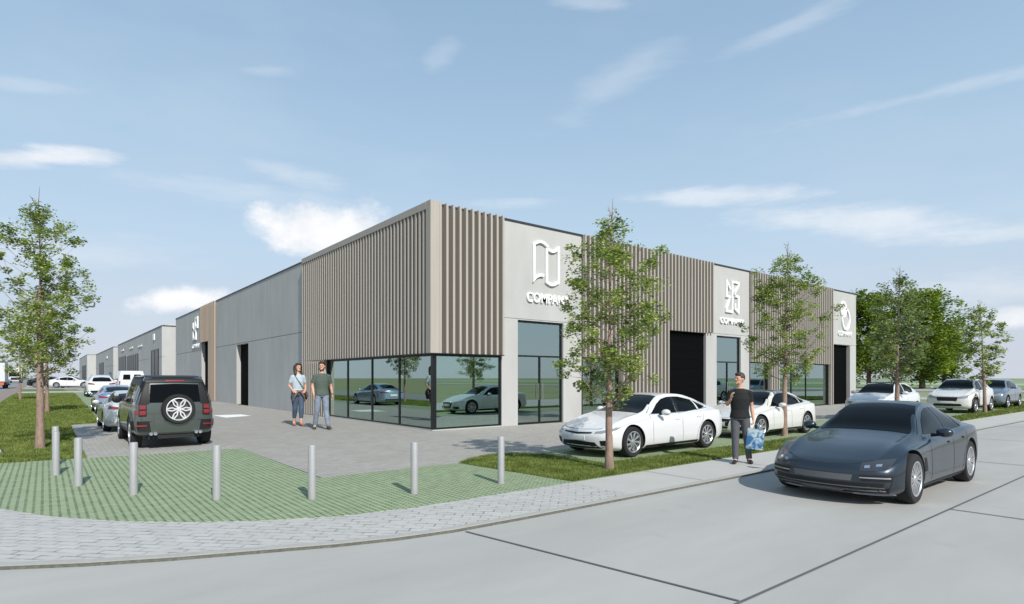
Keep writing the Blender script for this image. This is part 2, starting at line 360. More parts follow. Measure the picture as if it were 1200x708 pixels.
# ------------------------------------------------------------------ lawn blades
def grass_mat():
    m = bpy.data.materials.new('grass_blade'); m.use_nodes = True; t = m.node_tree; n = t.nodes; l = t.links; b = n['Principled BSDF']
    g = n.new('ShaderNodeNewGeometry'); a = n.new('ShaderNodeTexNoise'); a.inputs['Scale'].default_value = 2.5; a.inputs['Detail'].default_value = 6; l.new(g.outputs['Position'], a.inputs[0])
    c = n.new('ShaderNodeValToRGB'); e = c.color_ramp.elements; e[0].position = .3; e[0].color = (*lin('#526129'), 1); e[1].position = .7; e[1].color = (*lin('#8c9655'), 1)
    q = e = c.color_ramp.elements.new(.5); q.color = (*lin('#6f7d3c'), 1)
    rr = n.new('ShaderNodeMath'); rr.operation = 'ADD'; l.new(a.outputs[0], rr.inputs[0])
    r2 = n.new('ShaderNodeMath'); r2.operation = 'MULTIPLY_ADD'; l.new(g.outputs['Random Per Island'], r2.inputs[0]); r2.inputs[1].default_value = .3; r2.inputs[2].default_value = -.15; l.new(r2.outputs[0], rr.inputs[1])
    l.new(rr.outputs[0], c.inputs[0]); l.new(c.outputs[0], b.inputs['Base Color']); b.inputs['Roughness'].default_value = .7; b.inputs['Specular IOR Level'].default_value = .2
    tr = n.new('ShaderNodeBsdfTranslucent'); l.new(c.outputs[0], tr.inputs[0]); mx = n.new('ShaderNodeMixShader'); mx.inputs[0].default_value = .3
    l.new(b.outputs[0], mx.inputs[1]); l.new(tr.outputs[0], mx.inputs[2]); l.new(mx.outputs[0], n['Material Output'].inputs[0]); return m
M_blade = grass_mat()
def inside(p, poly):
    x, y = p; c = False; j = len(poly)-1
    for i in range(len(poly)):
        xi, yi = poly[i]; xj, yj = poly[j]
        if (yi > y) != (yj > y) and x < (xj-xi)*(y-yi)/(yj-yi)+xi: c = not c
        j = i
    return c
def lawn(name, poly, n, z, label, cam_bias=True, ymax=1e9, xmax=1e9):
    rnd = random.Random(hash(len(poly))); vs = []; fsx = []
    x0, x1 = min(p[0] for p in poly), min(xmax, max(p[0] for p in poly)); y0, y1 = min(p[1] for p in poly), min(ymax, max(p[1] for p in poly))
    cx, cy = cam.location.x, cam.location.y; k = 0; tries = 0
    while k < n and tries < n*30:
        tries += 1
        x = rnd.uniform(x0, x1); y = rnd.uniform(y0, y1)
        d = math.hypot(x-cx, y-cy)
        if rnd.random() > min(1, (9.0/d)**2): continue
        if not inside((x, y), poly): continue
        s = max(1, d/9.0); h = rnd.uniform(.025, .055)*(1+.25*(s-1)); w = .006*s; a = rnd.uniform(0, 6.28); lx, ly = rnd.uniform(-.03, .03), rnd.uniform(-.03, .03)
        ca, sa = math.cos(a)*w, math.sin(a)*w
        o = len(vs); vs += [(x-ca, y-sa, z), (x+ca, y+sa, z), (x+lx, y+ly, z+h)]; fsx.append((o, o+1, o+2)); k += 1
    me = bpy.data.meshes.new(name); me.from_pydata(vs, [], fsx); o = link(name, me, M_blade)
    return tag(o, label, 'grass', kind='stuff')
lawn('grass', RG, 60000, .012, 'short mown grass strip between the car bays and the pavement', xmax=44)
lawn('grass', LG, 60000, .008, 'short mown grass verge on the left under the row of young trees', ymax=60)

# ------------------------------------------------------------------ main building
M_conc = None
def concrete(name, hexc):
    m = bpy.data.materials.new(name); m.use_nodes = True; t = m.node_tree; n = t.nodes; l = t.links; b = n['Principled BSDF']
    g = n.new('ShaderNodeNewGeometry')
    def nz(sc, st, det=7):
        mp = n.new('ShaderNodeMapping'); mp.inputs['Scale'].default_value = st; l.new(g.outputs['Position'], mp.inputs[0])
        a = n.new('ShaderNodeTexNoise'); a.inputs['Scale'].default_value = sc; a.inputs['Detail'].default_value = det; l.new(mp.outputs[0], a.inputs[0]); return a.outputs[0]
    a = nz(1.6, (1, 1, .25)); c = nz(.35, (1, 1, 1)); d = nz(90, (1, 1, 1), 2)
    q = n.new('ShaderNodeMath'); q.operation = 'ADD'; l.new(a, q.inputs[0]); l.new(c, q.inputs[1])
    mr = n.new('ShaderNodeMapRange'); mr.inputs[1].default_value = .7; mr.inputs[2].default_value = 1.3; mr.inputs[3].default_value = .92; mr.inputs[4].default_value = 1.07; l.new(q.outputs[0], mr.inputs[0])
    v = n.new('ShaderNodeVectorMath'); v.operation = 'SCALE'; v.inputs[0].default_value = lin(hexc); l.new(mr.outputs[0], v.inputs['Scale']); l.new(v.outputs[0], b.inputs['Base Color'])
    b.inputs['Roughness'].default_value = .85
    bp = n.new('ShaderNodeBump'); bp.inputs['Strength'].default_value = .08; bp.inputs['Distance'].default_value = .01; l.new(d, bp.inputs['Height']); l.new(bp.outputs[0], b.inputs['Normal'])
    return m
M_conc = concrete('precast_concrete', '#acacaa')
M_core = mat('joint_shadow_core', lin('#4a4b4c'), .9)
M_fin = mat('timber_tone_fin', lin('#a29b92'), .7, noise_amt=.07, noise_scale=2, stretch=(6, 6, .3))
M_back = mat('cladding_backing', lin('#544e48'), .8, noise_amt=.08, noise_scale=2, stretch=(4, 4, .3))
M_wood = mat('warm_wood_fin', lin('#9a8b7c'), .7, noise_amt=.08, noise_scale=2, stretch=(6, 6, .3))
M_cope = mat('parapet_coping', lin('#2b2d30'), .5)
M_frame = mat('black_aluminium', lin('#101214'), .35)
M_black = mat('black_sectional_door', (.003,.003,.0034), .8, spec=.04)
M_int = mat('interior_wall', lin('#8b9c94'), .9)
M_intf = mat('interior_floor', lin('#737f79'), .5)
M_intc = mat('interior_column', lin('#7f8c98'), .8)
def glass_mat(name, tint=(.52, .68, .62), gl=(.80, 1.0, .95), fac=.44):
    m = bpy.data.materials.new(name); m.use_nodes = True; t = m.node_tree; n = t.nodes; l = t.links
    tr = n.new('ShaderNodeBsdfTransparent'); tr.inputs[0].default_value = (*tint, 1); g = n.new('ShaderNodeBsdfGlossy'); g.inputs[0].default_value = (*gl, 1); g.inputs['Roughness'].default_value = .0
    fr = n.new('ShaderNodeFresnel'); fr.inputs[0].default_value = 1.6; q = n.new('ShaderNodeMath'); q.operation = 'MULTIPLY_ADD'; q.use_clamp = True; q.inputs[1].default_value = .9; q.inputs[2].default_value = fac-.05
    l.new(fr.outputs[0], q.inputs[0]); mx = n.new('ShaderNodeMixShader'); l.new(q.outputs[0], mx.inputs[0]); l.new(tr.outputs[0], mx.inputs[1]); l.new(g.outputs[0], mx.inputs[2])
    l.new(mx.outputs[0], n['Material Output'].inputs[0]); return m
M_glass = glass_mat('tinted_facade_glass')
H = 7.32
bld = empty('industrial_building', (0, 0, 0), 0, 'long concrete business unit hall on the corner with slatted cladding and COMPANY signs', 'building')
TX = lambda a, d, z: (a, d, z)       # right facade: along x, depth y (inwards +)
TY = lambda a, d, z: (d, a, z)       # left facade: along y, depth x
def fbox(b, T, a0, a1, d0, d1, z0, z1):
    p = T(a0, d0, z0); q = T(a1, d1, z1); b.box(min(p[0], q[0]), max(p[0], q[0]), min(p[1], q[1]), max(p[1], q[1]), z0, z1)
# concrete panels
g_ = .012
for panels in ([(2.80, 3.53, 0, 3.82), (5.78, 6.76, 0, 3.82), (2.80, 6.76, 3.82, H-.05), (3.53, 5.78, 3.79, 3.82)],
               [(15.28, 16.20, 0, 3.88), (18.42, 19.24, 0, 3.88), (16.2, 18.42, 3.80, 3.88), (15.69, 19.24, 3.88, H-.05)],
               [(28.95, 29.37, 0, 3.84), (31.83, 32.78, 0, 3.84), (28.95, 32.78, 3.84, H-.05)]):
    w_ = MB()
    for a0, a1, z0, z1 in panels:
        big = z1 > 7
        fbox(w_, TX, a0, a1, 0, .3, z0+(.022 if big else 0), z1)
        if big: fbox(w_, TX, a0, a1, .02, .3, z0, z0+.022)
    w_.obj('concrete_portal', M_conc, bld)
ys = [11.73, 18.2, 24.9, 30.47]
def panel(a0, a1, z0, z1):
    w_ = MB(); fbox(w_, TY, a0, a1, 0, .3, z0, z1); w_.obj('concrete_panel', M_conc, bld)
for i in range(3): panel(ys[i]+g_, ys[i+1]-g_, 3.93, H-.05)
for a0, a1 in [(11.74, 14.9), (14.92, 18.1), (18.12, 21.78), (24.66, 30.46)]: panel(a0, a1, 0, 3.905)
panel(21.79, 24.65, 3.85, 3.905)
for a0, a1, z0, z1 in [(35.55, 41.3, 0, 3.9), (41.33, 47.16, 0, 3.9), (35.55, 41.3, 3.93, H-.05), (41.33, 47.16, 3.93, H-.05)]: panel(a0, a1, z0, z1)
for q in ((.3, 32.49, 46.9, 47.16), (32.5, 32.78, .3, 47.16)):
    w_ = MB(); w_.box(*q, 0, H-.05); w_.obj('concrete_panel', M_conc, bld)
core = MB()
def core_run(T, a0, a1, z0, z1, d0=.31): fbox(core, T, a0, a1, d0, d0+.12, z0, z1)
core.box(.02, .3, 11.72, 11.76, 0, H-.1)
for a0, a1, z0, z1 in [(0.32, 2.8, 2.55, H-.1), (2.8, 3.5, 0, H-.1), (3.5, 5.8, 3.8, H-.1), (5.8, 6.79, 0, H-.1), (6.79, 8.9, 2.55, H-.1), (8.9, 12.3, 0, H-.1), (12.3, 15.26, 3.83, H-.1), (15.26, 16.2, 0, H-.1),
                       (16.2, 18.42, 3.81, H-.1), (18.42, 19.4, 0, H-.1), (19.4, 21.1, 2.56, H-.1), (21.1, 22.2, 0, H-.1), (22.2, 28.55, 2.56, H-.1), (28.55, 29.37, 0, H-.1), (29.37, 31.83, 3.85, H-.1), (31.83, 32.48, 0, H-.1)]: core_run(TX, a0, a1, z0, z1)
for a0, a1, z0, z1 in [(0.45, 8.93, 2.55, H-.1), (8.93, 21.79, 0, H-.1), (21.79, 24.65, 3.86, H-.1), (24.65, 32.7, 0, H-.1), (32.7, 35.5, 4.5, H-.1), (35.5, 46.88, 0, H-.1)]: core_run(TY, a0, a1, z0, z1)
core.obj('inner_wall', M_core, bld)
rf = MB(); rf.box(.35, 32.45, .35, 46.85, H-.45, H-.35); roof = rf.obj('roof', M_core, bld)
cp = MB()
cp.box(2.8, 6.76, -.03, .33, H-.05, H+.02); cp.box(15.69, 19.24, -.03, .33, H-.05, H+.02); cp.box(28.95, 32.8, -.03, .33, H-.05, H+.02)
cp.box(-.03, .33, 11.76, 30.45, H-.05, H+.02); cp.box(-.03, .33, 35.55, 47.18, H-.05, H+.02)
cp.box(.33, 32.8, 46.85, 47.18, H-.05, H+.02); cp.box(32.47, 32.8, .33, 46.85, H-.05, H+.02)
cp.box(-.04, 2.79, -.04, .33, H-.06, H+.015); cp.box(6.77, 15.68, -.04, .33, H-.06, H+.015); cp.box(19.25, 28.94, -.04, .33, H-.06, H+.015)
cp.obj('coping', M_cope, roof)
# slatted cladding
def slats(T, a0, a1, z0, z1, pitch, m, mb, opens=(), fw=.10, depth=.15, off=0, cap=False):
    fins = MB(); back = MB()
    # backing split round openings
    xs = sorted(set([a0, a1]+[v for o in opens for v in (o[0], o[1])]))
    for i in range(len(xs)-1):
        lo, hi = xs[i], xs[i+1]; zb = z0
        for (o0, o1, oz) in opens:
            if lo >= o0-1e-6 and hi <= o1+1e-6: zb = max(zb, oz)
        fbox(back, T, lo, hi, -.035-off, -.002-off, zb, z1-.01)
    n = int(round((a1-a0-fw)/pitch))
    for i in range(n+1):
        x = a0+(a1-a0-fw)*i/n; zb = z0
        for (o0, o1, oz) in opens:
            if x+fw*.5 > o0 and x+fw*.5 < o1: zb = max(zb, oz)
        fbox(fins, T, x, x+fw, -.035-depth, -.037, zb, z1)
    f = fins.obj('slat_cladding', m, bld); bk = back.obj('backing_panel', mb, f)
    return f
slats(TX, .15, 2.78, 2.50, H+.03, .244, M_fin, M_back, fw=.08)
slats(TX, 6.78, 15.68, 0.02, H, .25, M_fin, M_back, [(6.79, 8.92, 2.52), (12.28, 15.27, 3.86), (15.27, 15.69, 3.90)], fw=.08)
slats(TX, 19.26, 28.93, 0.02, H, .25, M_fin, M_back, [(19.27, 21.12, 2.55), (22.18, 28.56, 2.55)], fw=.08)
slats(TY, .0, 11.70, 2.50, H+.03, .25, M_fin, M_back, [], fw=.085)
slats(TY, 8.95, 11.70, .02, 2.49, .25, M_fin, M_back, [], fw=.085)
slats(TY, 30.5, 35.5, .02, H, .42, M_wood, M_wood, [(32.7, 35.5, 4.5)], fw=.22, depth=.10)
tp = MB(); tp.box(-.192, .140, -.192, .0, 2.50, H+.04); tp.box(-.192, -.03, .002, .10, 2.50, H+.04); tp.box(-.194, -.187, .11, 11.71, H-.20, H+.032)
tp.obj('corner_post', M_fin, bld)
# soffit above the corner glazing
sf = MB(); sf.box(-.18, .3, -.18, 8.93, 2.47, 2.498); sf.box(.3, 2.78, -.18, .3, 2.47, 2.498); sf.obj('soffit', M_frame, bld)
# base plinth
pl = MB(); pl.box(-.02, .12, -.02, 8.93, 0, .03); pl.box(.12, 2.78, -.02, .12, 0, .03); pl.obj('glazing_sill', M_conc, bld)
# windows
def window(T, a0, a1, z0, z1, mull=(), trans=(), d=.08, fw=.055, name='window', door=False):
    fr = MB()
    fbox(fr, T, a0, a0+fw, d-.04, d+.05, z0, z1); fbox(fr, T, a1-fw, a1, d-.04, d+.05, z0, z1)
    fbox(fr, T, a0+fw, a1-fw, d-.04, d+.05, z0, z0+fw); fbox(fr, T, a0+fw, a1-fw, d-.04, d+.05, z1-fw, z1)
    top = z1-fw
    for t in trans: fbox(fr, T, a0+fw, a1-fw, d-.035, d+.045, t-.03, t+.03); top = t-.03
    for m_ in mull: fbox(fr, T, m_-.03, m_+.03, d-.035, d+.045, z0+fw, top)
    w = fr.obj(name, M_frame, bld)
    gl = MB(); p = T(a0+fw*.5, d, z0+fw*.5); q = T(a1-fw*.5, d, z1-fw*.5)
    if T is TX: gl.box(p[0], q[0], d, d+.012, p[2], q[2])
    else: gl.box(d, d+.012, p[1], q[1], p[2], q[2])
    gl.obj('pane', M_glass, w)
    if door:
        hb = MB(); c = (a0+a1)/2
        for s in (-.1, .1): hb.tube([T(c+s, d-.09, .9), T(c+s, d-.09, 1.5)], .012, 8)
        hb.obj('door_handle', mat('steel', (.6, .6, .6), .3, 1), w)
    return w
window(TY, .1, 8.93, .03, 2.465, mull=(2.35, 4.55, 6.85), d=.06, name='corner_window')
window(TX, .1, 2.78, .03, 2.465, d=.06, name='corner_window')
cpst = MB(); cpst.box(.01, .1, .01, .1, .03, 2.465); cpst.obj('corner_mullion', M_frame, bld)
window(TX, 3.54, 5.77, .02, 3.77, mull=(4.66,), trans=(2.50,), d=.12, name='glass_door', door=True)
window(TX, 6.80, 8.91, .02, 2.52, d=.06)
window(TX, 16.21, 18.41, .02, 3.78, mull=(17.3,), trans=(2.50,), d=.12, name='glass_door', door=True)
window(TX, 19.28, 21.10, .02, 2.54, d=.06)
window(TX, 22.2, 28.54, .02, 2.54, mull=(23.9, 25.7), d=.06)
def garage(T, a0, a1, z1, d=.2):
    b = MB(); n = int(z1/.42)
    for i in range(n):
        fbox(b, T, a0, a1, d, d+.05, z1*i/n+.004, z1*(i+1)/n-.004)
    fbox(b, T, a0, a1, d+.03, d+.1, .0, z1)
    return b.obj('roller_door', M_black, bld)
garage(TX, 12.30, 15.26, 3.84, .12); garage(TX, 29.38, 31.82, 3.83, .22); garage(TY, 21.79, 24.64, 3.85, .26); garage(TY, 32.7, 35.52, 4.5, .26)
for q in ((24.6, 24.66, .0, .26, 0, 3.85), (35.48, 35.54, 0, .26, 0, 4.5)):
    jm = MB(); fbox(jm, TY, *q); jm.obj('door_jamb', M_conc, bld)
# interior
it = MB(); it.box(.13, 12, .13, 12, .01, .02); it.box(12, 32.4, .44, 12, .01, .02); it.obj('interior_floor', M_intf, bld)
iw = MB(); iw.box(.44, 32.4, 11.9, 12, .02, 6.8); iw.box(11.2, 11.3, .5, 11.9, .02, 6.8); iw.box(.44, 11.2, .5, 11.9, 3.9, 4.0); iw.box(11.3, 32.4, .5, 11.9, 3.9, 4.0); iw.box(27.9, 28.0, .5, 11.9, .02, 3.9); iw.obj('interior_wall', M_int, bld)
for x, y in [(.65, .65), (1.6, 5.6), (1.6, 8.6), (6.3, 1.0), (4.3, 3.5), (8.2, 3), (17.9, 1.2), (20.6, 1.3), (24.8, 1.3), (26.5, 1.2)]:
    c = MB(); c.box(x-.12, x+.12, y-.12, y+.12, .02, 3.9); c.obj('interior_column', M_intc, bld)
# writing and logos
M_sign = mat('white_sign_letters', (.85, .85, .84), .5)
def letters(text, T, a0, a1, z0, z1, depth=.07, flip=False):
    cu = bpy.data.curves.new('txt', 'FONT'); cu.body = text; cu.size = 1; cu.extrude = .1; cu.offset = .012; cu.space_character = 1.04
    o = bpy.data.objects.new('tmp', cu); COL.objects.link(o); me = evaluated(o); bpy.data.objects.remove(o)
    xs = [v.co.x for v in me.vertices]; ys_ = [v.co.y for v in me.vertices]
    x0, x1, y0, y1 = min(xs), max(xs), min(ys_), max(ys_)
    for v in me.vertices:
        u = (v.co.x-x0)/(x1-x0); w = (v.co.y-y0)/(y1-y0); dd = (v.co.z+.1)/.2
        a = a0+(a1-a0)*u
        v.co = T(a, -.005-depth*dd, z0+(z1-z0)*w)
    return link('lettering', me, M_sign, bld)
def stroke(b, T, pts, w, depth=.09, closed=False, wz=None):
    pts = [Vector(p) for p in pts]; n = len(pts); Lp = []; Rp = []
    for i in range(n):
        a = pts[(i-1) % n] if (closed or i > 0) else None; c = pts[(i+1) % n] if (closed or i < n-1) else None
        d1 = (pts[i]-a).normalized() if a is not None else None; d2 = (c-pts[i]).normalized() if c is not None else None
        if d1 is None: d1 = d2
        if d2 is None: d2 = d1
        t = (d1+d2); t = t.normalized() if t.length > 1e-6 else d1; nn = Vector((-t.y, t.x)); k = 1/max(.45, nn.dot(Vector((-d1.y, d1.x))))
        Lp.append(pts[i]+nn*w*.5*k); Rp.append(pts[i]-nn*w*.5*k)
    m = n if closed else n-1
    for i in range(m):
        j = (i+1) % n; q = [Lp[i], Lp[j], Rp[j], Rp[i]]
        vs = [T(p.x, -.004, p.y) for p in q]+[T(p.x, -.004-depth, p.y) for p in q]
        b.add(vs, [(0, 1, 2, 3), (7, 6, 5, 4), (0, 4, 5, 1), (1, 5, 6, 2), (2, 6, 7, 3), (3, 7, 4, 0)])
def arc(x0, z0, x1, z1, bulge, n=8):
    out = []
    for i in range(n+1):
        t = i/n; out.append((x0+(x1-x0)*t, z0+(z1-z0)*t+bulge*math.sin(math.pi*t)))
    return out
l1 = MB()
stroke(l1, TX, arc(4.94, 6.58, 4.24, 6.60, .14)+[(4.24, 5.30)]+arc(4.24, 5.33, 4.72, 5.50, .06)[1:], .10)
stroke(l1, TX, arc(4.86, 6.55, 5.46, 6.60, -.13)+[(5.46, 5.32)]+arc(5.46, 5.34, 4.86, 5.28, -.12)[1:]+[(4.86, 6.5)], .10)
l1.obj('logo', M_sign, bld)
l2 = MB()
stroke(l2, TX, [(17.32, 6.18), (16.98, 6.58), (16.98, 5.80), (17.35, 5.80)], .10)
stroke(l2, TX, [(17.24, 5.72), (16.98, 5.22), (16.98, 5.05), (17.50, 5.05), (17.50, 6.57), (18.08, 6.57), (18.05, 6.38), (17.75, 6.08), (17.75, 5.95)], .10)
stroke(l2, TX, [(17.78, 5.86), (18.08, 5.86), (18.06, 5.06), (17.76, 5.22), (17.76, 5.5)], .105)
l2.obj('logo', M_sign, bld)
l3 = MB()
def ell(cx, cz, rx, rz, rot=0, n=28): return [(cx+rx*math.cos(2*math.pi*i/n)*math.cos(rot)-rz*math.sin(2*math.pi*i/n)*math.sin(rot), cz+rx*math.cos(2*math.pi*i/n)*math.sin(rot)+rz*math.sin(2*math.pi*i/n)*math.cos(rot)) for i in range(n)]
stroke(l3, TX, ell(30.68, 6.14, .38, .46), .12, closed=True); stroke(l3, TX, ell(31.05, 5.52, .56, .66), .12, closed=True)
stroke(l3, TX, [(30.5, 5.75), (30.85, 6.0), (31.0, 6.3)], .12, depth=.085)
l3.obj('logo', M_sign, bld)
l4 = MB()
stroke(l4, TY, [(36.75, 5.85), (36.75, 6.6), (37.6, 6.6), (37.6, 5.85)], .2, closed=True)
stroke(l4, TY, [(37.4, 4.95), (37.4, 5.6), (38.5, 5.75), (38.5, 4.95)], .2, closed=True)
stroke(l4, TY, [(38.5, 5.6), (38.5, 6.3)], .2)
l4.obj('logo', M_sign, bld)
letters('COMPANY', TX, 3.92, 6.05, 4.47, 4.83)
letters('COMPANY', TX, 16.45, 18.6, 4.42, 4.72)
letters('COMPANY', TX, 29.95, 32.0, 4.42, 4.72)
letters('COMPANY', TY, 39.0, 36.2, 4.16, 4.50, depth=.05)

# ------------------------------------------------------------------ buildings further along
M_conc2 = concrete('pale_concrete', '#b4b1aa')
def unit(name, y0, y1, h, label, wins, marks, front_wins=(), x1=30, vj=()):
    u = empty(name, (0, y0, 0), 0, label, 'building')
    w = MB()
    # left wall split by grooves
    xs = [0]+list(vj)+[y1-y0]
    for i in range(len(xs)-1):
        w.box(0, .3, xs[i]+.02, xs[i+1]-.02, .0, 3.95); w.box(0, .3, xs[i]+.02, xs[i+1]-.02, 3.99, h-.1)
    w.box(0.3, x1, .02, .3, 0, h-.1); w.box(.3, x1, y1-y0-.3, y1-y0-.02, 0, h-.1); w.box(.05, .31, .05, y1-y0-.05, .05, h-.2)
    w.obj('wall', M_conc, u)
    r_ = MB(); r_.box(-.04, x1, -.02, y1-y0+.02, h-.1, h); rr = r_.obj('roof', M_cope, u)
    for (a0, a1, z0, z1) in wins:
        f = MB(); f.box(-.06, -.01, a0, a1, z0, z1); n = max(1, int((a1-a0)/2.5))
        for i in range(n+1): q = a0+(a1-a0)*i/n; f.box(-.09, -.062, q-.06, q+.06, z0, z1)
        f.box(-.09, -.062, a0, a1, z1-.12, z1); f.obj('window', M_frame, u)
    for (a0, a1, z0, z1) in marks:
        f = MB(); f.box(-.08, -.01, a0, a1, z0, z1); f.obj('sign_panel', M_sign, u)
    for (a0, a1, z0, z1) in front_wins:
        f = MB(); f.box(a0, a1, -.05, .01, z0, z1); f.box(a0-.08, a0-.002, -.09, .01, z0, z1+.1); f.box(a1+.002, a1+.08, -.09, .01, z0, z1+.1); f.obj('window', M_frame, u)
    return u
unit('industrial_building', 55.6, 103.5, 7.32, 'long grey hall just beyond the corner hall with a pale end wall', [(2.2, 7.4, 0, 4.9), (20, 33, 1.5, 4.95), (35.5, 45, 1.5, 5.1)],
     [(5.0, 6.2, 6.0, 6.7), (16, 20, 5.75, 5.95), (26, 30, 5.9, 6.1), (38, 42, 6.0, 6.2)], vj=(9.5, 19, 34))
unit('industrial_building', 112, 158, 7.4, 'low grey hall third in the row along the drive', [(4, 8, 1, 2.8), (22, 34, 2.5, 5)], [(12, 15, 5.6, 6)], vj=(15, 30))
unit('industrial_building', 196, 245, 8.6, 'farthest pale hall at the end of the row with dark windows', [(6, 28, .5, 5.6)], [], [(7.5, 12.8, 1.0, 6.0)], x1=22)
# roof unit on hall two
ru = MB(); ru.box(2, 6, 68, 74, 7.2, 8.4); ru.box(2.4, 5.6, 68.3, 73.7, 8.4, 8.5)
tag(ru.obj('roof_ventilation_unit', M_conc2), 'small pale ventilation box on the roof of the second grey hall', 'roof unit')

# ------------------------------------------------------------------ bollards
M_boll = mat('galvanised_bollard', lin('#a4a4a5'), .5, .25, noise_amt=.06, noise_scale=6, bump=.05)
def bollard(x, y, label):
    b = MB(); prof = [(0, 0), (.055, 0), (.055, .74), (.052, .752), (.045, .757), (0, .758)]
    b.lathe(prof, axis='z', n=28)
    o = b.obj('bollard', M_boll, None, smooth=40); o.location = (x, y, .004); return tag(o, label, 'bollard', 'steel bollards around the green corner')
bl = ['steel bollard at far left, half hidden behind another bollard', 'steel bollard covering the one behind it, near the left verge tree',
      'steel bollard third from the left at the grass edge', 'steel bollard directly in front of the spare wheel vehicle rear left wheel',
      'steel bollard below the right side of the olive off-roader', 'steel bollard below the walking couple', 'steel bollard below the glass building corner', 'steel bollard rightmost, beside the grass strip']
for (x, y), l_ in zip([(-9.58, -1.91), (-9.59, -3.32), (-9.33, -4.85), (-8.73, -6.18), (-7.86, -7.31), (-6.81, -8.12), (-5.51, -8.7), (-4.01, -8.83)], bl):
    bollard(x, y, l_)

# ------------------------------------------------------------------ cars
def paint(name, hexc, metal=.0, rough=.35, coat=1.0):
    return mat('paint_'+name, lin(hexc), rough, metal, coat=coat)
M_tyre = mat('tyre_rubber', lin('#1c1c1d'), .85)
M_rim = mat('alloy_rim', (.62, .63, .65), .3, .85)
M_rimd = mat('dark_alloy_rim', (.10, .10, .11), .35, .7)
M_cglass = mat('car_glass', (.003, .0035, .004), .03, 0, spec=.14)
M_well = mat('wheel_arch_black', (.012, .012, .013), .8)
M_trim = mat('black_trim', (.010, .010, .011), .5, spec=.3)
M_chrome = mat('chrome', (.75, .75, .76), .15, 1)
M_lens = mat('headlight_lens', (.30, .31, .33), .08, .3, coat=1)
M_dark_lens = mat('dark_lamp_glass', (.03, .03, .035), .06, coat=1)
M_red = mat('tail_light_red', (.20, .012, .016), .2, coat=1)
M_plate = mat('number_plate', (.75, .75, .72), .5)
M_seat = mat('car_seat', (.05, .04, .04), .8)

def catmull(pts, sub):
    out = []; n = len(pts)
    for i in range(n-1):
        p0 = pts[max(i-1, 0)]; p1 = pts[i]; p2 = pts[i+1]; p3 = pts[min(i+2, n-1)]
        for j in range(sub):
            t = j/sub
            out.append(tuple(.5*((2*b)+(-a+c)*t+(2*a-5*b+4*c-d)*t*t+(-a+3*b-3*c+d)*t**3) for a, b, c, d in zip(p0, p1, p2, p3)))
    out.append(tuple(pts[-1])); return out
def pchip(xs, ys, x):
    n = len(xs)
    if x <= xs[0]: return ys[0]
    if x >= xs[-1]: return ys[-1]
    d = [(ys[i+1]-ys[i])/(xs[i+1]-xs[i]) for i in range(n-1)]
    def slope(i):
        if i == 0: return d[0]
        if i == n-1: return d[-1]
        if d[i-1]*d[i] <= 0: return 0
        return 2*d[i-1]*d[i]/(d[i-1]+d[i])
    i = max(j for j in range(n-1) if xs[j] <= x); h = xs[i+1]-xs[i]; t = (x-xs[i])/h
    return ys[i]*(2*t**3-3*t**2+1)+slope(i)*h*(t**3-2*t**2+t)+ys[i+1]*(-2*t**3+3*t**2)+slope(i+1)*h*(t**3-t**2)

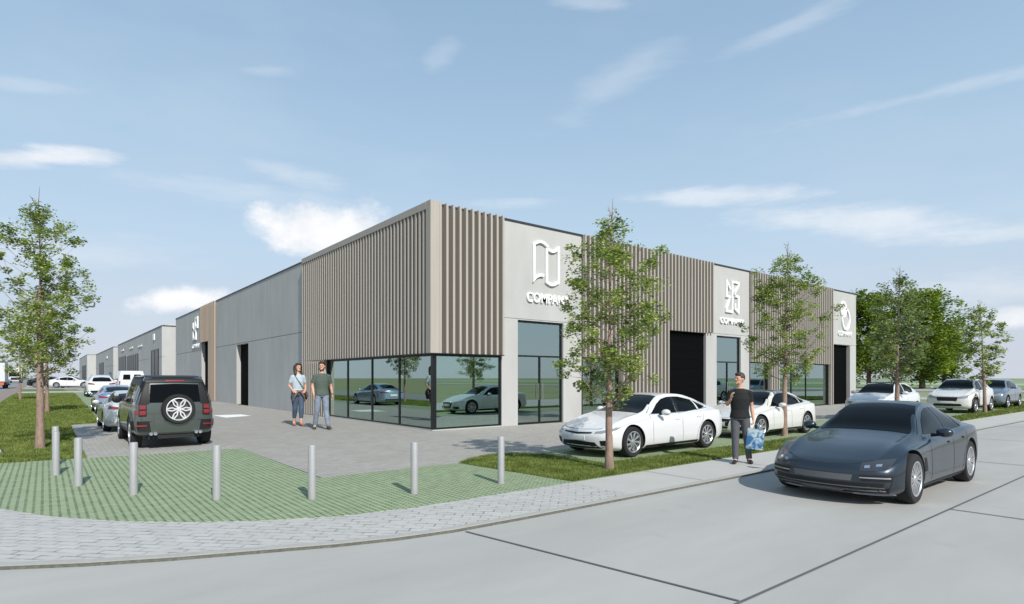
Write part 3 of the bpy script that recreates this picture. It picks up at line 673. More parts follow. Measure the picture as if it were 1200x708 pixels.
class Car:
    """x: 0 at the nose, L at the tail; y lateral; z up. Shapes are made in metres, real size."""
    def __init__(s, name, spec, loc, rz, scale, label, cat='car', body=None, group=None):
        s.sp = spec; s.L = spec['L']; s.root = empty(name, loc, rz, label, cat, group, scale)
        s.paint = body; s.hx = s.L/2; s.build_body()
    def P(s, x, y, z): return Vector((x-s.hx, y, z))
    def build_body(s):
        sp = s.sp; st = sp['st']; xs = [a[0] for a in st]; nx = sp.get('nx', 80); box = sp.get('box', 0)
        s.at = lambda x: [pchip(xs, [a[i] for a in st], x) for i in range(1, 6)]
        X = [s.L*(.5-.5*math.cos(math.pi*i/nx))*.35+s.L*i/nx*.65 for i in range(nx+1)]
        sw0, sw1 = sp.get('sweep', (.22, .16)); nose = sp['nose']; tail = sp['tail']
        rows = []
        for x in X:
            zb, zs, w, zt, wr = s.at(x)
            h = zs-zb; g = zt-zs; wb = .88+.08*box
            pts = [(0, zb), (w*.5, zb), (w*.84, zb+.005), (w*.95, zb+.06*h+.02), (w*.99, zb+.22*h), (w, zb+.5*h), (w*.992, zb+.74*h), (w*.975, zs-.10*h), (w*(.94+.03*box), zs),
                   (w*wb+(wr-w*wb)*.12, zs+.12*g+.005), (w*wb+(wr-w*wb)*.5, zs+.5*g), (wr, zs+.85*g), (wr*(.95+.02*box), zs+.95*g), (wr*(.80+.08*box), zt-.012*(1-box*.4)), (wr*.45, zt-.002), (0, zt)]
            rows.append(catmull(pts, 3))
        m = len(rows[0]); vs = []; W_ = max(a[3] for a in st)
        def deform(x, y, z):
            q = (min(1, abs(y)/W_))**2.4
            f = max(0, 1-x/1.0); r_ = max(0, 1-(s.L-x)/1.0)
            zn = pchip([a[0] for a in nose], [a[1] for a in nose], z); zt_ = pchip([a[0] for a in tail], [a[1] for a in tail], z)
            return x+f**1.5*(sw0*q+zn)-r_**1.5*(sw1*q+zt_)
        for i, x in enumerate(X):
            half = rows[i]
            loop = [(-y, z) for y, z in half]+[(y, z) for y, z in reversed(half[1:-1])]
            # shrink the very ends a little so the edges round off
            for y, z in loop: vs.append((deform(x, y, z)-s.hx, y, z))
        n = len(loop); fs = []
        for i in range(len(X)-1):
            for j in range(n): fs.append((i*n+j, i*n+(j+1) % n, (i+1)*n+(j+1) % n, (i+1)*n+j))
        b = MB(); b.add(vs, fs)
        # end caps as horizontal strips (bowed like the bumpers)
        for end, i in ((0, 0), (1, len(X)-1)):
            half = rows[i]; x = X[i]; nd = 8; base = len(b.v); idx = []
            for j, (y, z) in enumerate(half):
                row = []
                for q in range(nd+1):
                    yy = -y+2*y*q/nd; b.v.append((deform(x, yy, z)-s.hx, yy, z)); row.append(len(b.v)-1)
                idx.append(row)
            for j in range(len(half)-1):
                for q in range(nd): b.f.append((idx[j][q], idx[j][q+1], idx[j+1][q+1], idx[j+1][q])); b.mi.append(0)
        me = b.mesh('body'); bm = bmesh.new(); bm.from_mesh(me); bmesh.ops.remove_doubles(bm, verts=bm.verts, dist=.0008); bmesh.ops.dissolve_degenerate(bm, edges=bm.edges, dist=.0005)
        bmesh.ops.recalc_face_normals(bm, faces=bm.faces); bm.to_mesh(me); bm.free()
        o = link('body', me, [s.paint, M_well]); s.full = BVHTree.FromPolygons([v.co.copy() for v in me.vertices], [tuple(p.vertices) for p in me.polygons])
        cb = MB()
        for xw in sp['wheels']:
            for sy in (-1, 1):
                y0 = sy*(W_-.30); y1 = sy*(W_+.2); Rw = sp['R']+sp.get('gap', .045)
                prof = [(0, 0), (Rw, 0), (Rw, y1-y0), (0, y1-y0)]
                cb.lathe(prof, (xw-s.hx, y0, sp['R']+.01), 'y', 40)
        cm = cb.mesh('cut'); bm = bmesh.new(); bm.from_mesh(cm); bmesh.ops.remove_doubles(bm, verts=bm.verts, dist=1e-5); bmesh.ops.recalc_face_normals(bm, faces=bm.faces); bm.to_mesh(cm); bm.free()
        for p in cm.polygons: p.material_index = 1
        co = link('cut', cm, [s.paint, M_well]); md = o.modifiers.new('b', 'BOOLEAN'); md.object = co; md.operation = 'DIFFERENCE'; md.solver = 'EXACT'
        nm = evaluated(o); o.modifiers.clear(); o.data = nm; nm.name = 'body'; bpy.data.objects.remove(co)
        for p in nm.polygons: p.use_smooth = True
        nm.set_sharp_from_angle(angle=R(38)); o.parent = s.root; s.body = o
    def hit(s, x, y, z, proj):
        d = {'L': Vector((0, 1, 0)), 'Rt': Vector((0, -1, 0)), 'F': Vector((1, 0, 0)), 'B': Vector((-1, 0, 0)), 'T': Vector((0, 0, -1)),
             'FL': Vector((.6, .8, 0)), 'FR': Vector((.6, -.8, 0)), 'BL': Vector((-.6, .8, 0)), 'BR': Vector((-.6, -.8, 0))}[proj]
        p = s.P(x, y, z); org = p-d*4
        h = s.full.ray_cast(org, d)
        if h[0] is None: h = s.full.find_nearest(p)
        nrm = h[1]
        if nrm.dot(d) > 0: nrm = -nrm
        return h[0], nrm
    def patch(s, name, lo, hi, proj, m, off=.005, rows=6, cols=14, parent=None, thick=.0, smooth=60):
        """panel between a lower and an upper polyline of (u, z); u is x for the sides and y for the ends"""
        def samp(pl, t):
            if len(pl) == 1: return pl[0]
            # arc-length in u
            d = [0]
            for a, b_ in zip(pl, pl[1:]): d.append(d[-1]+math.dist(a, b_))
            q = t*d[-1]
            for i in range(len(pl)-1):
                if q <= d[i+1]+1e-9:
                    k_ = (q-d[i])/max(1e-9, d[i+1]-d[i]); return tuple(a+(b_-a)*k_ for a, b_ in zip(pl[i], pl[i+1]))
            return pl[-1]
        b = MB(); vs = []; fs = []; back = []
        for i in range(cols+1):
            for j in range(rows+1):
                a = samp(lo, i/cols); c = samp(hi, i/cols); t = j/rows; u = a[0]+(c[0]-a[0])*t; z = a[1]+(c[1]-a[1])*t
                if len(a) == 3: xx = a[2]+(c[2]-a[2])*t
                if proj in ('L', 'Rt'): p, nn = s.hit(u, 0, z, proj)
                elif proj in ('F', 'B'): p, nn = s.hit(0 if proj == 'F' else s.L, u, z, proj)
                elif proj == 'T': p, nn = s.hit(z, u, 1, proj)
                else:
                    W_ = max(a_[3] for a_ in s.sp['st']); sg = -1 if proj[1] == 'L' else 1
                    dist = u  # run round the corner: position along a slanted plane
                    cx = .35 if proj[0] == 'F' else s.L-.35; e_ = Vector((.8, -.6*(-1 if proj[1] == 'L' else 1), 0)) if proj[0] == 'F' else Vector((-.8, -.6*(-1 if proj[1] == 'L' else 1), 0))
                    q_ = Vector((cx, sg*(W_-.3), z))+e_*u*1.0
                    p, nn = s.hit(q_.x, q_.y, q_.z, proj)
                vs.append(p+nn*(off+thick)); back.append(p-nn*.004)
        n = rows+1
        for i in range(cols):
            for j in range(rows): fs.append((i*n+j, (i+1)*n+j, (i+1)*n+j+1, i*n+j+1))
        # rim so the panel has an edge
        N_ = len(vs); ring = [j for j in range(n)]+[i*n+rows for i in range(1, cols+1)]+[cols*n+j for j in range(rows-1, -1, -1)]+[i*n for i in range(cols-1, 0, -1)]
        vv = vs+[back[k_] for k_ in ring]; m_ = len(ring)
        for k_ in range(m_): fs.append((ring[k_], ring[(k_+1) % m_], N_+(k_+1) % m_, N_+k_))
        b.add(vv, fs); me = b.mesh(name)
        # keep faces looking away from the car
        bm = bmesh.new(); bm.from_mesh(me); bmesh.ops.recalc_face_normals(bm, faces=bm.faces); bm.faces.ensure_lookup_table()
        me2 = bm; bm.to_mesh(me); bm.free()
        return link(name, me, m, parent or s.root, smooth)
    def both(s, *a, **k):
        return [s.patch(a[0], a[1], a[2], p, *a[3:], **k) for p in ('L', 'Rt')]
    def mir(s, name, lo, hi, proj, m, **k):
        A = s.patch(name, lo, hi, proj, m, **k); B = s.patch(name, [(-p[0],)+tuple(p[1:]) for p in lo], [(-p[0],)+tuple(p[1:]) for p in hi], proj, m, **k); return A, B
    def line(s, name, pts, proj, m=None, w=.008, off=.002, parent=None):
        # thin seam on the bodywork
        out = []
        A = []; B = []
        for i, p in enumerate(pts):
            a = Vector(pts[max(i-1, 0)]); b_ = Vector(pts[min(i+1, len(pts)-1)]); t = (b_-a).normalized(); nn = Vector((-t.y, t.x))*w/2
            A.append((p[0]-nn.x, p[1]-nn.y)); B.append((p[0]+nn.x, p[1]+nn.y))
        return s.patch(name, A, B, proj, m or M_well, off=off, rows=1, cols=max(4, len(pts)*3), parent=parent)
    def wheel_set(s, style='turbine', spokes=10, rim=None, lod=1):
        sp = s.sp; Rw = sp['R']; W_ = max(a[3] for a in sp['st']); tw = sp.get('tw', .235); rr = sp.get('rr', .70)*Rw; rim = rim or M_rim; inset = sp.get('inset', .03)
        for k_, xw in enumerate(sp['wheels']):
            for sy in (-1, 1):
                c = (xw-s.hx, sy*(W_-inset), Rw)
                w = empty('wheel', (c[0], c[1], c[2])); w.parent = s.root
                make_wheel(w, Rw, rr, tw, style, spokes, rim, sy, lod)
    def mirror(s, x, z, y, sy, m, size=(.10, .12, .075)):
        b = MB(); c = s.P(x, sy*(y+.13), z); b.ball(c, (size[0], size[1], size[2]), 14, 9)
        for i, v in enumerate(b.v):
            if v[0] > c.x+.03: b.v[i] = (c.x+.03+(v[0]-c.x-.03)*.25, v[1], v[2])
        o = b.obj('mirror', m, s.root, 50)
        a = MB(); a.tube([s.P(x, sy*(y-.06), z-.05), s.P(x, sy*(y+.06), z-.04)], (.03, .02), 8); a.obj('mirror_arm', M_trim, o)
def make_wheel(w, Rw, rr, tw, style, spokes, rim, sy, lod=1):
    """sy: outward direction along y; w is the empty at the wheel's outer centre"""
    n = 40 if lod else 24
    prof = [(rr, 0), (rr+.01, .004), (Rw*.93, .006), (Rw*.985, -.015), (Rw, -.045), (Rw, -tw+.045), (Rw*.985, -tw+.015), (Rw*.93, -tw), (rr, -tw)]
    b = MB(); b.lathe([(r_, h*sy) for r_, h in prof], n=n); b.obj('tyre', M_tyre, w, 45)
    b = MB(); b.lathe([(r_, h*sy) for r_, h in [(rr+.004, .003), (rr-.012, .006), (rr-.022, -.004), (rr-.03, -.10), (rr-.03, -tw)]], n=n)
    b.lathe([(r_, h*sy) for r_, h in [(0, -.004), (.055, -.006), (.068, -.02), (.075, -.05), (0, -.05)]], n=20)
    for i in range(spokes):
        a = 2*math.pi*i/spokes
        def pt(r_, da, h): return (r_*math.cos(a+da), h*sy, r_*math.sin(a+da))
        if style == 'turbine': arms = [((.06, .15, -.012), (rr-.015, -.10, -.012), .016, .030)]
        elif style == 'double': arms = [((.06, .06, -.012), (rr-.015, .14, -.008), .012, .015), ((.06, -.06, -.012), (rr-.015, -.14, -.008), .012, .015)]
        elif style == 'star': arms = [((.05, 0, -.01), (rr*.55, .26, -.006), .016, .016), ((rr*.55, .26, -.006), (rr-.015, .06, -.006), .016, .018), ((.05, 0, -.01), (rr*.55, -.26, -.006), .016, .016), ((rr*.55, -.26, -.006), (rr-.015, -.06, -.006), .016, .018)]
        else: arms = [((.06, 0, -.014), (rr-.015, 0, -.008), .022, .028)]
        for (p, q, w0, w1) in arms:
            A = Vector(pt(*p)); B = Vector(pt(*q)); t = (B-A).normalized(); nn = t.cross(Vector((0, 1, 0))).normalized(); dn = Vector((0, -sy*.03, 0))
            vs = [A+nn*w0, A-nn*w0, B-nn*w1, B+nn*w1]; vs += [v+dn for v in vs]
            b.add(vs, [(0, 1, 2, 3), (7, 6, 5, 4), (0, 4, 5, 1), (1, 5, 6, 2), (2, 6, 7, 3), (3, 7, 4, 0)])
    b.obj('rim', rim, w, 40)
    b = MB(); b.lathe([(r_, h*sy) for r_, h in [(0, -.10), (rr*.78, -.10), (rr*.78, -.115), (0, -.115)]], n=24); b.obj('brake_disc', mat('brake_steel', (.12, .12, .12), .4, .8), w, 40)

SEDAN = dict(L=4.97, R=.35, wheels=(.92, 3.88), nx=84, sweep=(.34, .26), inset=.03,
    nose=[(.15, .12), (.30, .03), (.48, .0), (.60, .03), (.70, .10), (.85, .25)], tail=[(.15, .10), (.4, .0), (.7, .02), (.95, .06), (1.05, .12)],
    st=[(0, .26, .56, .80, .62, .60), (.10, .18, .62, .87, .68, .66), (.45, .15, .70, .94, .80, .72), (.95, .15, .77, .97, .91, .74), (1.35, .15, .81, .975, .985, .74),
        (1.60, .15, .84, .97, 1.05, .72), (2.0, .15, .87, .965, 1.27, .63), (2.35, .15, .885, .965, 1.405, .58), (2.75, .15, .90, .97, 1.445, .57), (3.2, .15, .92, .975, 1.425, .56),
        (3.7, .15, .95, .98, 1.33, .545), (4.15, .16, .975, .975, 1.19, .56), (4.5, .18, .985, .96, 1.09, .64), (4.80, .23, .96, .90, 1.045, .68), (4.97, .32, .86, .80, .97, .62)])
def sedan_details(c, glass=M_cglass, style='turbine', spokes=10, rim=None, grille='slim', rear=True):
    c.wheel_set(style, spokes, rim)
    ws = c.patch('windscreen', [(-.76, .98), (-.4, .995), (0, 1.0), (.4, .995), (.76, .98)], [(-.52, 1.37), (-.3, 1.395), (0, 1.40), (.3, 1.395), (.52, 1.37)], 'F', glass, rows=10, cols=18)
    # side glass: front door, rear door, quarter
    c.both('side_window', [(1.72, .965), (1.9, .955), (2.72, .965)], [(1.78, .985), (2.10, 1.185), (2.35, 1.30), (2.60, 1.345), (2.74, 1.35)], glass, rows=7, cols=14)
    c.both('side_window', [(2.84, .97), (3.62, 1.0)], [(2.84, 1.352), (3.1, 1.345), (3.62, 1.255)], glass, rows=7, cols=10)
    c.both('quarter_window', [(3.70, 1.01), (4.0, 1.06)], [(3.70, 1.235), (4.02, 1.085)], glass, rows=5, cols=6)
    c.both('pillar_trim', [(2.735, .967), (2.835, .970)], [(2.745, 1.35), (2.835, 1.352)], M_trim, off=.004, rows=5, cols=2)
    c.both('window_trim', [(1.66, .945), (2.8, .945), (4.08, 1.035)], [(1.66, .957), (2.8, .957), (4.08, 1.05)], M_chrome, off=.006, rows=1, cols=20)
    c.both('sill_trim', [(1.36, .165), (3.46, .165)], [(1.36, .245), (3.46, .255)], M_trim, off=.006, rows=2, cols=10)
    for x0, x1 in ((1.62, 1.68), (2.79, 2.80)):
        for p in ('L', 'Rt'): c.line('door_seam', [(x1, .955), (x0, .60), (x0+.02, .28)], p)
    for p in ('L', 'Rt'):
        c.line('door_seam', [(3.70, .98), (3.66, .75), (3.45, .52), (3.38, .28)], p)
        c.patch('door_handle', [(2.52, .80), (2.70, .805)], [(2.52, .825), (2.70, .83)], p, c.paint, off=.018, rows=1, cols=4)
        c.patch('door_handle', [(3.40, .83), (3.58, .835)], [(3.40, .855), (3.58, .86)], p, c.paint, off=.018, rows=1, cols=4)
    c.mir('headlight', [(.50, .56), (.70, .575), (.86, .64)], [(.52, .60), (.70, .645), (.875, .70)], 'F', M_lens, off=.006, rows=4, cols=8)
    if grille == 'slim':
        c.patch('grille', [(-.42, .555), (0, .53), (.42, .555)], [(-.44, .59), (0, .575), (.44, .59)], 'F', M_trim, rows=2, cols=12)
        c.patch('lower_intake', [(-.62, .22), (0, .20), (.62, .22)], [(-.50, .36), (0, .38), (.50, .36)], 'F', M_trim, rows=4, cols=14)
        c.mir('fog_intake', [(.64, .24), (.80, .30)], [(.62, .40), (.80, .42)], 'F', M_trim, rows=3, cols=5)
        bb = c.patch('emblem', [(-.03, .575), (.03, .575)], [(-.045, .62), (.045, .62)], 'F', M_chrome, off=.012, rows=2, cols=3)
    elif grille == 'large':
        g = c.patch('grille', [(-.30, .24), (0, .23), (.30, .24)], [(-.42, .60), (0, .61), (.42, .60)], 'F', M_trim, rows=6, cols=10)
        for z in (.30, .37, .44, .51): c.patch('grille_bar', [(-.34, z), (.34, z)], [(-.34, z+.012), (.34, z+.012)], 'F', M_chrome, off=.012, rows=1, cols=10, parent=g)
        c.mir('fog_intake', [(.46, .24), (.80, .28)], [(.48, .38), (.80, .40)], 'F', M_trim, rows=3, cols=5)
    c.patch('number_plate', [(-.26, .40), (.26, .40)], [(-.26, .50), (.26, .50)], 'F', M_plate, off=.012, rows=2, cols=4)
    c.line('bonnet_seam', [(-.80, .70), (-.5, .655), (0, .635), (.5, .655), (.80, .70)], 'F')
    for sy in (-1, 1): c.mirror(1.98, 1.0, .93, sy, c.paint)
    if rear:
        c.patch('rear_window', [(-.60, 1.10), (0, 1.12), (.60, 1.10)], [(-.46, 1.33), (0, 1.37), (.46, 1.33)], 'B', glass, rows=7, cols=12)
        c.mir('tail_light', [(.38, .80), (.86, .82)], [(.38, .86), (.84, .93)], 'B', M_red, off=.008, rows=4, cols=10)
        c.patch('number_plate', [(-.26, .62), (.26, .62)], [(-.26, .73), (.26, .73)], 'B', M_plate, off=.010, rows=2, cols=4)
        c.patch('rear_diffuser', [(-.66, .30), (.66, .30)], [(-.60, .42), (.60, .42)], 'B', M_trim, rows=3, cols=10)

P_white = paint('white', '#cfd0d1', rough=.3); P_pearl = paint('pearl_white', '#cacac6', rough=.3)
P_grey = paint('slate_blue', '#2e3842', .6, .3, .6); P_olive = paint('olive_silver', '#5d6462', .75, .28); P_silver = paint('ice_silver', '#9fb0c4', .75, .25)
P_dark = paint('graphite', '#33383e', .7, .3); P_blue = paint('grey_blue', '#77838f', .7, .3); P_sage = paint('sage_silver', '#c3c8c6', .2, .3)

# white electric saloon
c = Car('parked_car', SEDAN, (1.52, -7.28, .01), 0, .925, 'glossy white saloon parked behind the young tree nearest the pavement, showing its closed nose', body=P_white, group='cars parked along the right hall')
sedan_details(c, spokes=9)
# second saloon
SED2 = dict(SEDAN); 
c = Car('parked_car', SED2, (7.30, -7.02, .01), 0, .915, 'white saloon with large black grille parked behind the man in black', body=P_pearl, group='cars parked along the right hall')
sedan_details(c, style='double', spokes=7, grille='large')
c.patch('sunroof', [(-.46, 2.42), (.46, 2.42)], [(-.44, 3.45), (.44, 3.45)], 'T', M_cglass, rows=8, cols=8)

# dark coupe in the road
COUPE = dict(L=4.95, R=.355, wheels=(.94, 3.89), nx=88, sweep=(.40, .34), inset=.02,
    nose=[(.15, .10), (.30, .0), (.45, .0), (.58, .05), (.68, .16), (.85, .35)], tail=[(.15, .10), (.4, .0), (.7, .0), (.95, .05), (1.05, .12)],
    st=[(0, .24, .50, .82, .56, .62), (.10, .17, .57, .89, .63, .68), (.45, .14, .68, .955, .74, .72), (.94, .14, .765, .985, .83, .74), (1.35, .14, .79, .975, .895, .75),
        (1.70, .14, .81, .965, .965, .74), (2.1, .14, .84, .965, 1.18, .64), (2.5, .14, .86, .97, 1.345, .575), (2.85, .14, .875, .975, 1.40, .55), (3.25, .14, .90, .985, 1.385, .535),
        (3.75, .14, .945, .995, 1.28, .52), (4.2, .15, .96, .99, 1.13, .55), (4.55, .18, .945, .97, 1.02, .64), (4.80, .24, .90, .91, .965, .68), (4.95, .34, .80, .82, .90, .62)])
c = Car('sports_saloon', COUPE, (1.02, -12.55, -.03), R(1.0), .925, 'slate blue sports saloon driving on the concrete road towards the camera', 'car', body=P_grey)
c.root.scale = (.925, .925, .965)
c.wheel_set('double', 10)
c.patch('windscreen', [(-.76, .93), (-.4, .955), (0, .965), (.4, .955), (.76, .93)], [(-.52, 1.33), (-.3, 1.355), (0, 1.365), (.3, 1.355), (.52, 1.33)], 'F', M_cglass, rows=10, cols=18)
c.both('side_window', [(1.86, .925), (2.02, .915), (2.86, .925)], [(1.92, .945), (2.22, 1.12), (2.48, 1.235), (2.70, 1.29), (2.88, 1.30)], M_cglass, rows=7, cols=14)
c.both('side_window', [(2.93, .927), (3.62, .965)], [(2.95, 1.30), (3.2, 1.295), (3.64, 1.21)], M_cglass, rows=7, cols=10)
c.both('quarter_window', [(3.68, .97), (4.0, 1.02)], [(3.69, 1.19), (4.03, 1.055)], M_cglass, rows=5, cols=6)
c.both('sill_trim', [(1.38, .155), (3.45, .155)], [(1.38, .225), (3.45, .235)], M_trim, off=.008, rows=2, cols=10)
for p in ('L', 'Rt'):
    c.line('door_seam', [(1.80, .91), (1.72, .60), (1.74, .27)], p); c.line('door_seam', [(2.90, .92), (2.88, .6), (2.88, .26)], p); c.line('door_seam', [(3.66, .95), (3.62, .72), (3.44, .5), (3.38, .27)], p)
    c.patch('side_vent', [(1.36, .42), (1.50, .42)], [(1.33, .62), (1.44, .62)], p, M_trim, off=.004, rows=3, cols=2)
    c.patch('door_handle', [(2.62, .76), (2.80, .765)], [(2.62, .785), (2.80, .79)], p, P_grey, off=.02, rows=1, cols=4)
    c.patch('door_handle', [(3.40, .79), (3.56, .795)], [(3.40, .815), (3.56, .82)], p, P_grey, off=.02, rows=1, cols=4)
hl = c.mir('headlight', [(.50, .50), (.68, .50), (.83, .56)], [(.50, .60), (.68, .64), (.84, .66)], 'F', M_dark_lens, off=.006, rows=5, cols=8)
for h_, sg in zip(hl, (1, -1)):
    for (y_, z_) in ((.58, .555), (.70, .575)): c.patch('lamp_element', [(sg*(y_-.03), z_-.018), (sg*(y_+.03), z_-.014)], [(sg*(y_-.03), z_+.012), (sg*(y_+.03), z_+.018)], 'F', M_chrome, off=.012, rows=2, cols=3, parent=h_)
lower = c.patch('lower_intake', [(-.80, .19), (0, .17), (.80, .19)], [(-.86, .345), (-.5, .335), (0, .33), (.5, .335), (.86, .345)], 'F', M_trim, rows=4, cols=18)
for z in (.225, .27): c.patch('intake_bar', [(-.78, z), (.78, z)], [(-.78, z+.010), (.78, z+.010)], 'F', mat('grey_trim', (.10, .105, .11), .5), off=.014, rows=1, cols=18, parent=lower)
c.mir('side_intake', [(.52, .36), (.86, .36)], [(.50, .44), (.86, .45)], 'F', M_trim, rows=3, cols=8)
c.mir('daytime_light', [(.50, .40), (.84, .40)], [(.50, .416), (.84, .42)], 'F', M_lens, off=.012, rows=1, cols=8)
c.patch('front_splitter', [(-.84, .145), (0, .135), (.84, .145)], [(-.84, .165), (0, .155), (.84, .165)], 'F', mat('silver_trim', (.25, .26, .28), .4, .6), off=.02, rows=1, cols=14)
c.patch('number_plate_holder', [(-.40, .355), (.40, .355)], [(-.42, .44), (.42, .44)], 'F', mat('grey_trim', (.10, .105, .11), .5), off=.008, rows=2, cols=6)
c.line('bonnet_seam', [(-.62, .64), (-.4, .58), (0, .56), (.4, .58), (.62, .64)], 'F')
for sy in (-1, 1): c.mirror(2.05, .96, .92, sy, P_grey)
c.patch('rear_window', [(-.60, 1.06), (0, 1.08), (.60, 1.06)], [(-.44, 1.28), (0, 1.32), (.44, 1.28)], 'B', M_cglass, rows=7, cols=12)
c.patch('tail_light', [(-.84, .80), (0, .80), (.84, .80)], [(-.84, .85), (0, .84), (.84, .85)], 'B', M_red, off=.008, rows=3, cols=20)

# compact crossovers at the far right, and other hatchbacks
CROSS = dict(L=4.25, R=.345, wheels=(.82, 3.42), nx=72, sweep=(.26, .2), inset=.02, gap=.06,
    nose=[(.18, .08), (.35, .02), (.6, .0), (.80, .03), (.95, .14), (1.05, .22)], tail=[(.15, .12), (.4, .0), (.8, .0), (1.1, .06), (1.45, .22)],
    st=[(0, .30, .70, .76, .78, .60), (.10, .22, .80, .83, .87, .66), (.5, .20, .90, .89, .99, .70), (1.0, .20, .96, .91, 1.08, .71), (1.30, .20, .985, .905, 1.15, .70),
        (1.65, .20, 1.0, .90, 1.40, .62), (2.0, .20, 1.01, .90, 1.54, .59), (2.4, .20, 1.03, .905, 1.58, .59), (3.0, .20, 1.07, .91, 1.555, .575), (3.5, .20, 1.10, .915, 1.48, .56),
        (3.85, .22, 1.10, .90, 1.36, .58), (4.08, .27, 1.05, .87, 1.22, .60), (4.25, .36, .95, .80, 1.05, .58)])
def cross_details(c, small=False, rim=None, grille_dark=True, rear=True):
    c.wheel_set('plain', 5, rim, 1)
    c.patch('windscreen', [(-.70, 1.10), (0, 1.13), (.70, 1.10)], [(-.53, 1.49), (0, 1.53), (.53, 1.49)], 'F', M_cglass, rows=8, cols=14)
    c.both('side_window', [(1.42, 1.08), (2.3, 1.09)], [(1.46, 1.10), (1.75, 1.35), (1.98, 1.46), (2.3, 1.49)], M_cglass, rows=5, cols=10)
    c.both('side_window', [(2.38, 1.09), (3.25, 1.15)], [(2.38, 1.49), (2.8, 1.485), (3.4, 1.35)], M_cglass, rows=5, cols=10)
    c.both('sill_trim', [(1.22, .21), (3.0, .21)], [(1.22, .34), (3.0, .34)], M_trim, off=.010, rows=2, cols=8)
    for p in ('L', 'Rt'): c.line('door_seam', [(2.34, 1.07), (2.33, .7), (2.33, .36)], p); c.line('door_seam', [(1.40, 1.07), (1.32, .75), (1.34, .36)], p)
    c.mir('headlight', [(.42, .66), (.74, .70)], [(.44, .76), (.76, .84)], 'F', M_lens, off=.008, rows=3, cols=6)
    c.patch('grille', [(-.36, .56), (.36, .56)], [(-.42, .74), (.42, .74)], 'F', M_trim, rows=3, cols=8)
    c.patch('lower_intake', [(-.60, .28), (.60, .28)], [(-.50, .44), (.50, .44)], 'F', M_trim, rows=3, cols=10)
    c.patch('number_plate', [(-.25, .46), (.25, .46)], [(-.25, .55), (.25, .55)], 'F', M_plate, off=.014, rows=2, cols=4)
    for sy in (-1, 1): c.mirror(1.66, 1.13, .88, sy, c.paint)
    if rear:
        c.patch('rear_window', [(-.60, 1.10), (0, 1.10), (.60, 1.10)], [(-.48, 1.38), (0, 1.42), (.48, 1.38)], 'B', M_cglass, rows=6, cols=10)
        c.mir('tail_light', [(.42, .88), (.80, .90)], [(.42, .96), (.80, 1.02)], 'B', M_red, off=.010, rows=3, cols=8)
        c.patch('number_plate', [(-.26, .70), (.26, .70)], [(-.26, .80), (.26, .80)], 'B', M_plate, off=.012, rows=2, cols=4)
        c.patch('rear_diffuser', [(-.70, .32), (.70, .32)], [(-.66, .46), (.66, .46)], 'B', M_trim, off=.010, rows=3, cols=10)
c = Car('parked_car', CROSS, (17.9, -6.75, .01), 0, .96, 'white hatchback with dark roof parked just behind the driving sports saloon', body=P_white, group='cars parked along the right hall'); cross_details(c)
c.patch('roof_panel', [(-.52, 1.95), (.52, 1.95)], [(-.52, 3.45), (.52, 3.45)], 'T', M_trim, rows=8, cols=8)
c = Car('parked_car', CROSS, (26.3, -7.35, .01), 0, 1.05, 'cream white crossover with a black grille between the hatchback and the grey blue car', body=P_pearl, group='cars parked along the right hall'); cross_details(c)
for p in ('L', 'Rt'): c.patch('arch_trim', [(.40, .30), (.44, .60), (.82, .84), (1.20, .60), (1.24, .30)], [(.34, .30), (.38, .63), (.82, .90), (1.26, .63), (1.30, .30)], p, M_trim, off=.012, rows=2, cols=16)
c = Car('parked_car', CROSS, (33.2, -7.2, .01), 0, 1.03, 'grey blue estate car at the right end of the parked row', body=P_blue, group='cars parked along the right hall'); cross_details(c)

# boxy off-roader seen from behind
OFF = dict(L=4.70, R=.40, wheels=(.90, 3.85), nx=72, sweep=(.12, .07), box=1, inset=.0, gap=.05, tw=.26, rr=.66,
    nose=[(.3, .05), (.6, 0), (1.0, .0), (1.1, .05)], tail=[(.3, .10), (.45, .0), (.9, .0), (1.2, .015), (1.9, .16)],
    st=[(0, .42, .95, .88, 1.04, .74), (.15, .36, 1.02, .93, 1.12, .78), (.6, .32, 1.10, .96, 1.18, .80), (1.35, .30, 1.14, .965, 1.22, .80), (1.6, .30, 1.16, .96, 1.30, .79),
        (1.95, .30, 1.17, .955, 1.72, .76), (2.2, .30, 1.17, .955, 1.90, .74), (2.7, .30, 1.17, .955, 1.95, .735), (4.0, .30, 1.18, .955, 1.94, .73), (4.4, .32, 1.18, .95, 1.91, .725), (4.64, .36, 1.17, .93, 1.87, .71), (4.70, .38, 1.15, .91, 1.80, .69)])
c = Car('off_roader', OFF, (-7.26, 2.02, .01), R(-90), .90, 'boxy olive silver off-roader with black roof and a spare wheel on its tail door', 'car', body=P_olive, group='cars parked in the left bays')
c.wheel_set('double', 7)
c.both('side_window', [(1.90, 1.21), (2.65, 1.21)], [(2.02, 1.62), (2.16, 1.74), (2.65, 1.76)], M_cglass, rows=5, cols=8)
c.both('side_window', [(2.74, 1.21), (3.48, 1.21)], [(2.74, 1.76), (3.48, 1.76)], M_cglass, rows=5, cols=8)
c.both('side_window', [(3.85, 1.23), (4.40, 1.23)], [(3.85, 1.75), (4.40, 1.73)], M_cglass, rows=5, cols=6)
c.patch('roof_panel', [(-.78, 2.15), (.78, 2.15)], [(-.78, 4.64), (.78, 4.64)], 'T', M_trim, off=.008, rows=18, cols=24)
c.both('roof_edge', [(2.10, 1.77), (4.58, 1.75)], [(2.2, 1.88), (4.50, 1.87)], M_trim, off=.007, rows=4, cols=14)
tg = c.patch('rear_window', [(-.60, 1.22), (0, 1.22), (.60, 1.22)], [(-.57, 1.70), (0, 1.72), (.57, 1.70)], 'B', M_cglass, off=.010, rows=8, cols=14)
